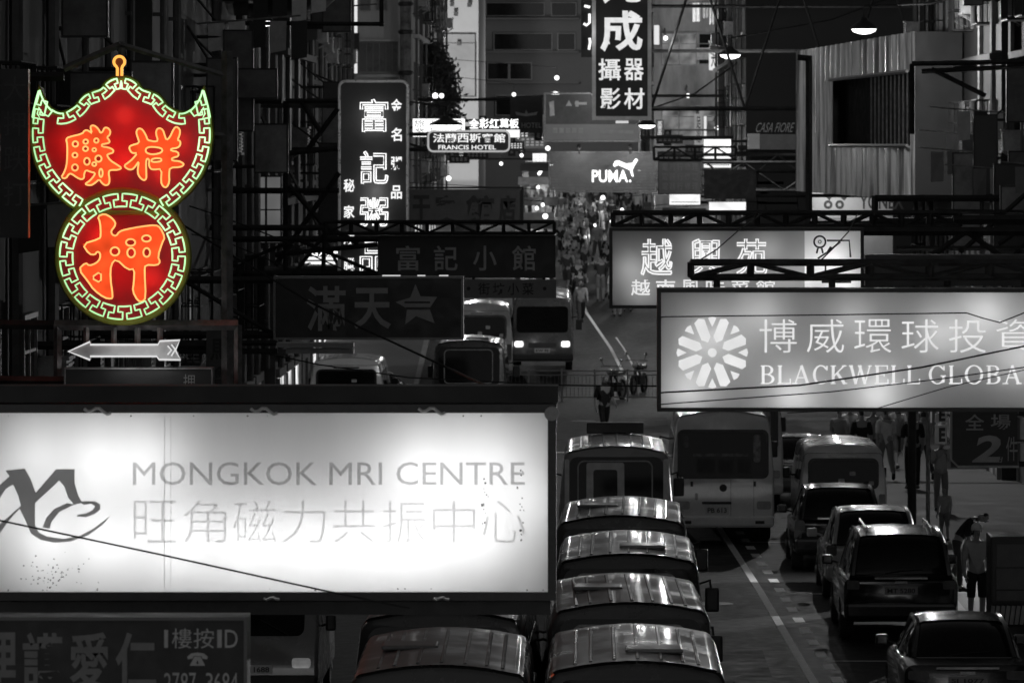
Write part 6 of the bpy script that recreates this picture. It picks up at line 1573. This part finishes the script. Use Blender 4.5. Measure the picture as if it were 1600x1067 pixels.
for a, b in (((1440, 112), (1600, 104)), ((1425, 100), (1425, 210)), ((1455, 108), (1540, 150)), ((1500, 395), (1640, 270)), ((1560, 382), (1680, 300)), ((1400, 388), (1700, 388)), ((1520, 470), (1640, 340)), ((1460, 330), (1600, 332)), ((1425, 100), (1640, 96))): m.bar(P(*a, d), P(*b, d), .06)
m.bar(P(1640, 96, d), (9.9, d, P(0, 96, d).z), .07); m.bar(P(1700, 388, d), (9.9, d, P(0, 388, d).z), .07); m.build('stays', steel_dark, t)
t = sign_root('signboard', 'black back of a long signboard above the right end of the grey lightbox', 1352, 395, 1600, 448, 58); d = 58
m = MB(); m.pbox(1352, 398, 1720, 447, d, 0, .3); m.build('panel', black_board, t); arms(t, 1, 1720, 402, 440, d, .1, .05, False)
t = thing('sign_post', 'black upright steel post in front of the corrugated box', 'post', P(1264, 355, 120)); m = MB(); m.bar(P(1264, 88, 120), P(1264, 356, 120), .11); m.bar(P(1246, 90, 120), P(1268, 92, 120), .10); m.bar(P(1264, 345, 120), (9.5, 120, P(0, 345, 120).z), .1); m.build('shaft', steel_dark, t)
t = thing('sign_post', 'black upright steel post below the corrugated box beside the Y emblem board', 'post', P(1367, 356, 108)); m = MB(); m.bar(P(1367, 306, 108), P(1367, 356, 108), .10); m.bar(P(1367, 346, 108), (9.9, 108, P(0, 346, 108).z), .1); m.bar(P(1367, 310, 108), (9.9, 108, P(0, 310, 108).z), .1); m.build('shaft', steel_dark, t)
floodlight('floodlight among the leaves washing the pale tower wall', 690, 152, 236, P(700, 120, 288), 9000)
floodlight('floodlight low at the street end washing the grey office block', 868, 148, 240, P(850, 118, 330), 900)
# shop door lamp whose light crosses the pavement between the parked cars
c = Vector((9.72, 93.2, 2.7)); t = thing('shop_lamp', 'small shaded door lamp on the right hand shopfronts lighting the pavement by the youth', 'lamp', c)
m = MB(); m.lathe([(.02, .16), (.10, .10), (.16, 0), (.14, 0)], 12, c); m.build('shade', steel_dark, t, smooth=True); m = MB(); m.sphere(c-Vector((0, 0, .0)), .07); m.build('bulb', glow('bulb_glow', 1.0, 2.6), t, smooth=True)
m = MB(); m.tube([c+Vector((0, 0, .15)), c+Vector((.05, 0, .3)), (9.9, 93.2, 3.0)], .015, 5); m.build('arm', steel_dark, t)
sp = point('door_beam', c-Vector((.05, .1, .1)), 2600, t, .05, 'SPOT', 118); sp.rotation_euler = Vector((-4.8, -5.0, -2.7)).to_track_quat('-Z', 'Y').to_euler()
# clutter of the lit block at the far right
d = 229.0
for lab, bx, txt, mt in (('small bright vertical sign with a black stroke on the far lit block', (1108, 78, 1121, 110), '大', 'bright'), ('greyish vertical sign above the hanging lamp on the far lit block', (1143, 45, 1158, 76), '宅', 'soft'), ('short grey panel under the hanging lamp on the far lit block', (1140, 98, 1152, 116), '按', 'soft'), ('pale vertical sign low on the far lit block beside the black pole', (1085, 178, 1098, 228), '足浴', 'soft'), ('slim bright strip sign at the right corner of the far lit block', (1100, 182, 1104, 232), '', 'bright'), ('grey sign board behind the photo shop neon frame', (1022, 40, 1030, 70), '', 'bright')):
    t = sign_root('signboard', lab, *bx, d); x0, y0, x1, y1 = bx
    m = MB(); m.pbox(x0, y0, x1, y1, d, 0, .3); m.build('panel', glow('strip_light', .9, .9) if mt == 'bright' else glow('soft_sign', .6, .42), t)
    if txt:
        def fn(b): row(b, txt, x0+3, y0+3, x1-3, y1-3, d, vertical=True, off=.01, bold=.03)
        letters(t, mat('ink_line', .02, .6), fn)
    m = MB(); m.bar(P((x0+x1)/2, (y0+y1)/2, d+.2), (P((x0+x1)/2, 0, d).x, 232.1, P(0, (y0+y1)/2, d).z), .08); m.build('support_arm', steel_dark, t)
for x, y in ((1040, 60), (1075, 150), (1120, 200)):  # extra lamps added here to brighten the far facade
    c = P(x, y, 226); t = thing('added_wall_lamp', 'small added wall lamp lighting the facade of the far lit block', 'lamp', c, 0, 'added wall lamps of the far lit block')
    m = MB(); m.sphere(c, .10); m.build('bulb', glow('bulb_glow', 1.0, 2.6), t, smooth=True); m = MB(); m.tube([c+Vector((0, .05, .08)), c+Vector((0, 3, .5)), (c.x, 232.1, c.z+.3)], .03, 5); m.build('arm', steel_dark, t); point('added_wall_light', c-Vector((0, .3, 0)), 420, t, .1)
t = thing('washing_line', 'row of pale laundry hung out right of the photo shop neon', 'laundry', P(1100, 40, 228)); d = 228
m = MB(); m.tube([P(1078, 4, d), P(1128, 2, d)], .02, 5); m.tube([P(1078, 4, d), (P(1078, 0, d).x, 232.1, P(0, 4, d).z)], .02, 5); m.build('pole', steel_dark, t)
for i, (x, wd, h) in enumerate(((1082, 12, 30), (1098, 9, 24), (1108, 8, 34), (1119, 7, 28))):
    m = MB(); r_ = random.Random(i); n = 6
    for k in range(n): a, b = x+wd*k/n, x+wd*(k+1)/n; ya, yb = .06*math.sin(k*2.1), .06*math.sin((k+1)*2.1); A_, B_ = P(a, 5, d), P(b, 5, d); C_, D_ = P(b, 5+h*r_.uniform(.9, 1), d), P(a, 5+h, d); m.poly([A_+Vector((0, ya, 0)), B_+Vector((0, yb, 0)), C_+Vector((0, yb, 0)), D_+Vector((0, ya, 0))])
    m.build('garment', CL[('white', 'pale', 'white', 'pale')[i]], t, recalc=False)
# small signs, awnings and lit stalls hung along the far street
r_ = random.Random(21)
WORDS = ['金店', '藥房', '茶', '士多', '眼鏡', '麻雀', '酒家', '押', '燒臘', '電器', '書局', '髮廊', '牙醫', '鞋', '時裝', '粉麵', '涼茶', '當']
for i in range(44):
    sd = -1 if i % 2 else 1; d = r_.uniform(204, 320); z0 = r_.uniform(3.0, 6.4)
    px = r_.uniform(645, 858) if sd < 0 else r_.uniform(1005, 1110)
    py = 225 - (z0+gz(d)-H)*F/d; wv = r_.uniform(14, 46); hv = r_.uniform(9, 17); lit = r_.random() < .38
    if r_.random() < .3: wv, hv = r_.uniform(8, 12), r_.uniform(22, 44)
    if py < 218: py = 218 + r_.uniform(0, 40)
    t = sign_root('signboard', 'small shop sign hung over the crowd along the far street', px, py-hv, px+wv, py, d, 'small shop signs along the far street')
    m = MB(); m.pbox(px, py-hv, px+wv, py, d, .02, .3); m.build('panel', (wl if r_.random() < .35 else black_board) if lit else r_.choice([black_board, mat('dull_board', .055), mat('charcoal_board', .022), mat('grey_board', .17)]), t)
    m = MB(); frame_bars(m, px-1, py-hv-1, px+wv+1, py+1, d, 1, .33); m.build('frame', steel_dark, t)
    wd = r_.choice(WORDS)
    def fn(b):
        n = 2+int(max(wv, hv)/11)
        for k in range(n):
            for j in range(3):
                if hv > wv: a0, a1, b0, b1 = px+2+r_.uniform(0, 2), px+wv-2-r_.uniform(0, 2), py-hv+2+(hv-4)*(k+j*.3)/n, py-hv+2+(hv-4)*(k+j*.3+.17)/n
                else: a0, a1, b0, b1 = px+2+(wv-4)*(k+.1+r_.uniform(0, .2))/n, px+2+(wv-4)*(k+.8)/n, py-hv+2+(hv-4)*(j*.34), py-hv+2+(hv-4)*(j*.34+.18)
                b.pbox(a0, b0, a1, b1, d, .0, .018)
    letters(t, mat('ink_line', .02, .6) if (lit and t.children[0].material_slots[0].material == wl) else (glow('fat_white_letter', .8, 1.0, .1) if lit else mat('grey_letters_far', .5)), fn, 'marks')
    m = MB(); q = P(px if sd < 0 else px+wv, py-hv/2, d+.15); m.bar(q, (facade_x(sd, d), q.y, q.z), .06); m.build('support_arm', steel_dark, t)
for i in range(16):
    d = 192+i*6.5; sd = 1 if i % 2 else -1; xk = lin(KR if sd > 0 else KL, d); g = gz(d); x = xk+sd*.9 if sd > 0 else max(xk+2.2, (872-VX)*d/F-.9)
    t = thing('market_stall', 'canvas roofed stall with a lit goods counter beside the far crowd', 'stall', (x, d, g), 0, 'market stalls along the far crowd')
    m = MB(); m.box(x-.8, x+.8, d-.5, d+.5, g+.1, g+.85); m.build('counter', r_.choice([steel_dark, mat('stall_cloth', .15, .8)]), t)
    m = MB()
    for k in range(14): a, b_ = r_.uniform(-.7, .6), r_.uniform(-.45, .3); m.box(x+a, x+a+r_.uniform(.08, .22), d+b_, d+b_+.18, g+.852+.0005*k, g+.95+r_.uniform(0, .35))
    m.build('goods', mat('stall_goods', .45, .6, 0, .7, 5), t)
    m = MB()
    for a in (-.78, .78):
        for b_ in (-.48, .48): m.tube([(x+a, d+b_, g), (x+a, d+b_, g+2.2)], .02, 4)
    m.build('pole_frame', steel_grey, t)
    m = MB()
    for y0, y1, za, zb_ in ((d-.75, d, 2.1, 2.45), (d, d+.75, 2.45, 2.1)): m.poly([(x-.9, y0, g+za), (x+.9, y0, g+za), (x+.9, y1, g+zb_), (x-.9, y1, g+zb_)])
    m.build('canopy', r_.choice([mat('stall_canvas', .3, .8), steel_dark, mat('stall_cloth', .15, .8)]), t, recalc=False)
    m = MB(); m.tube([(x, d-.1, g+2.4), (x, d-.1, g+2.05)], .008, 4); m.sphere((x, d-.1, g+1.98), .08); m.build('bulb', glow('bulb_glow', 1.0, 2.6), t); point('bulb_light', (x, d-.35, g+1.75), 30, t, .08)
# old unlit boards, pipes and laundry sticking out of the tenements on both sides
r_ = random.Random(33); OLD = ['跌打', '裁縫', '印刷', '補習', '餐廳', '桑拿', '影樓', '五金', '大廈', '旅館', '影印', '洗衣']
for i in range(28):
    sd = -1 if i < 18 else 1
    d = r_.uniform(66, 123) if sd < 0 else r_.uniform(92, 122)
    fx = facade_x(sd, d); wv, hv = r_.choice([(.5, 1.8), (.6, .9), (.9, .5), (.4, 1.2), (.6, 2.2)]); gap = r_.uniform(.15, .9)
    z = r_.uniform(5.2, 13.0); x0 = fx+gap if sd < 0 else fx-gap-wv
    t = thing('signboard', 'old unlit board projecting from the dark tenement wall', 'sign', (x0+wv/2, d, z), 0, 'old unlit boards on the left tenements' if sd < 0 else 'old unlit boards on the right tenements')
    t['label'] = 'old unlit board projecting from the dark left tenements' if sd < 0 else 'old unlit board projecting from the dark right tenements'
    m = MB(); m.box(x0, x0+wv, d, d+.16, z, z+hv); m.build('panel', r_.choice([mat('dull_board', .055), mat('old_board', .14, .7, 0, .5, 2), mat('older_board', .26, .7, 0, .5, 2)]), t)
    m = MB()
    for a, b_, c_, e_ in ((x0-.03, x0, z-.03, z+hv+.03), (x0+wv, x0+wv+.03, z-.03, z+hv+.03), (x0, x0+wv, z-.03, z), (x0, x0+wv, z+hv, z+hv+.03)): m.box(a, b_, d-.02, d+.18, c_, e_)
    m.build('frame', steel_dark, t)
    m = MB(); xe = x0 if sd < 0 else x0+wv
    for zz in (z+.1, z+hv-.1): m.bar((xe, d+.08, zz), (fx, d+.08, zz), .045)
    m.bar((xe, d+.08, z+hv), (fx, d+.08, z+hv+.6), .03); m.build('support_arm', steel_dark, t)
for i in range(12):
    sd = -1 if i < 7 else 1; d = r_.uniform(66, 122) if sd < 0 else r_.uniform(94, 124); fx = facade_x(sd, d); z = r_.uniform(6.5, 12.5); n = r_.randint(3, 5)
    t = thing('washing_line', 'pole of drying clothes sticking out of the dark tenement wall', 'laundry', (fx-sd*.8, d, z), 0, 'drying poles on the tenements')
    m = MB(); m.tube([(fx, d, z), (fx-sd*1.9, d, z+.15)], .018, 5); m.build('pole', steel_grey, t)
    for k in range(n):
        x = fx-sd*(.35+.38*k); h = r_.uniform(.4, .8); m = MB(); ya = r_.uniform(-.05, .05)
        pts = [(x-.14, d+ya, z-h), (x+.14, d-ya, z-h*r_.uniform(.9, 1)), (x+.15, d, z+.05), (x-.15, d, z+.05)]; m.poly(pts); m.poly([(p[0], p[1]+.03, p[2]) for p in pts]); m.build('garment', CL[r_.choice(['white', 'pale', 'grey', 'dark'])], t, recalc=False)
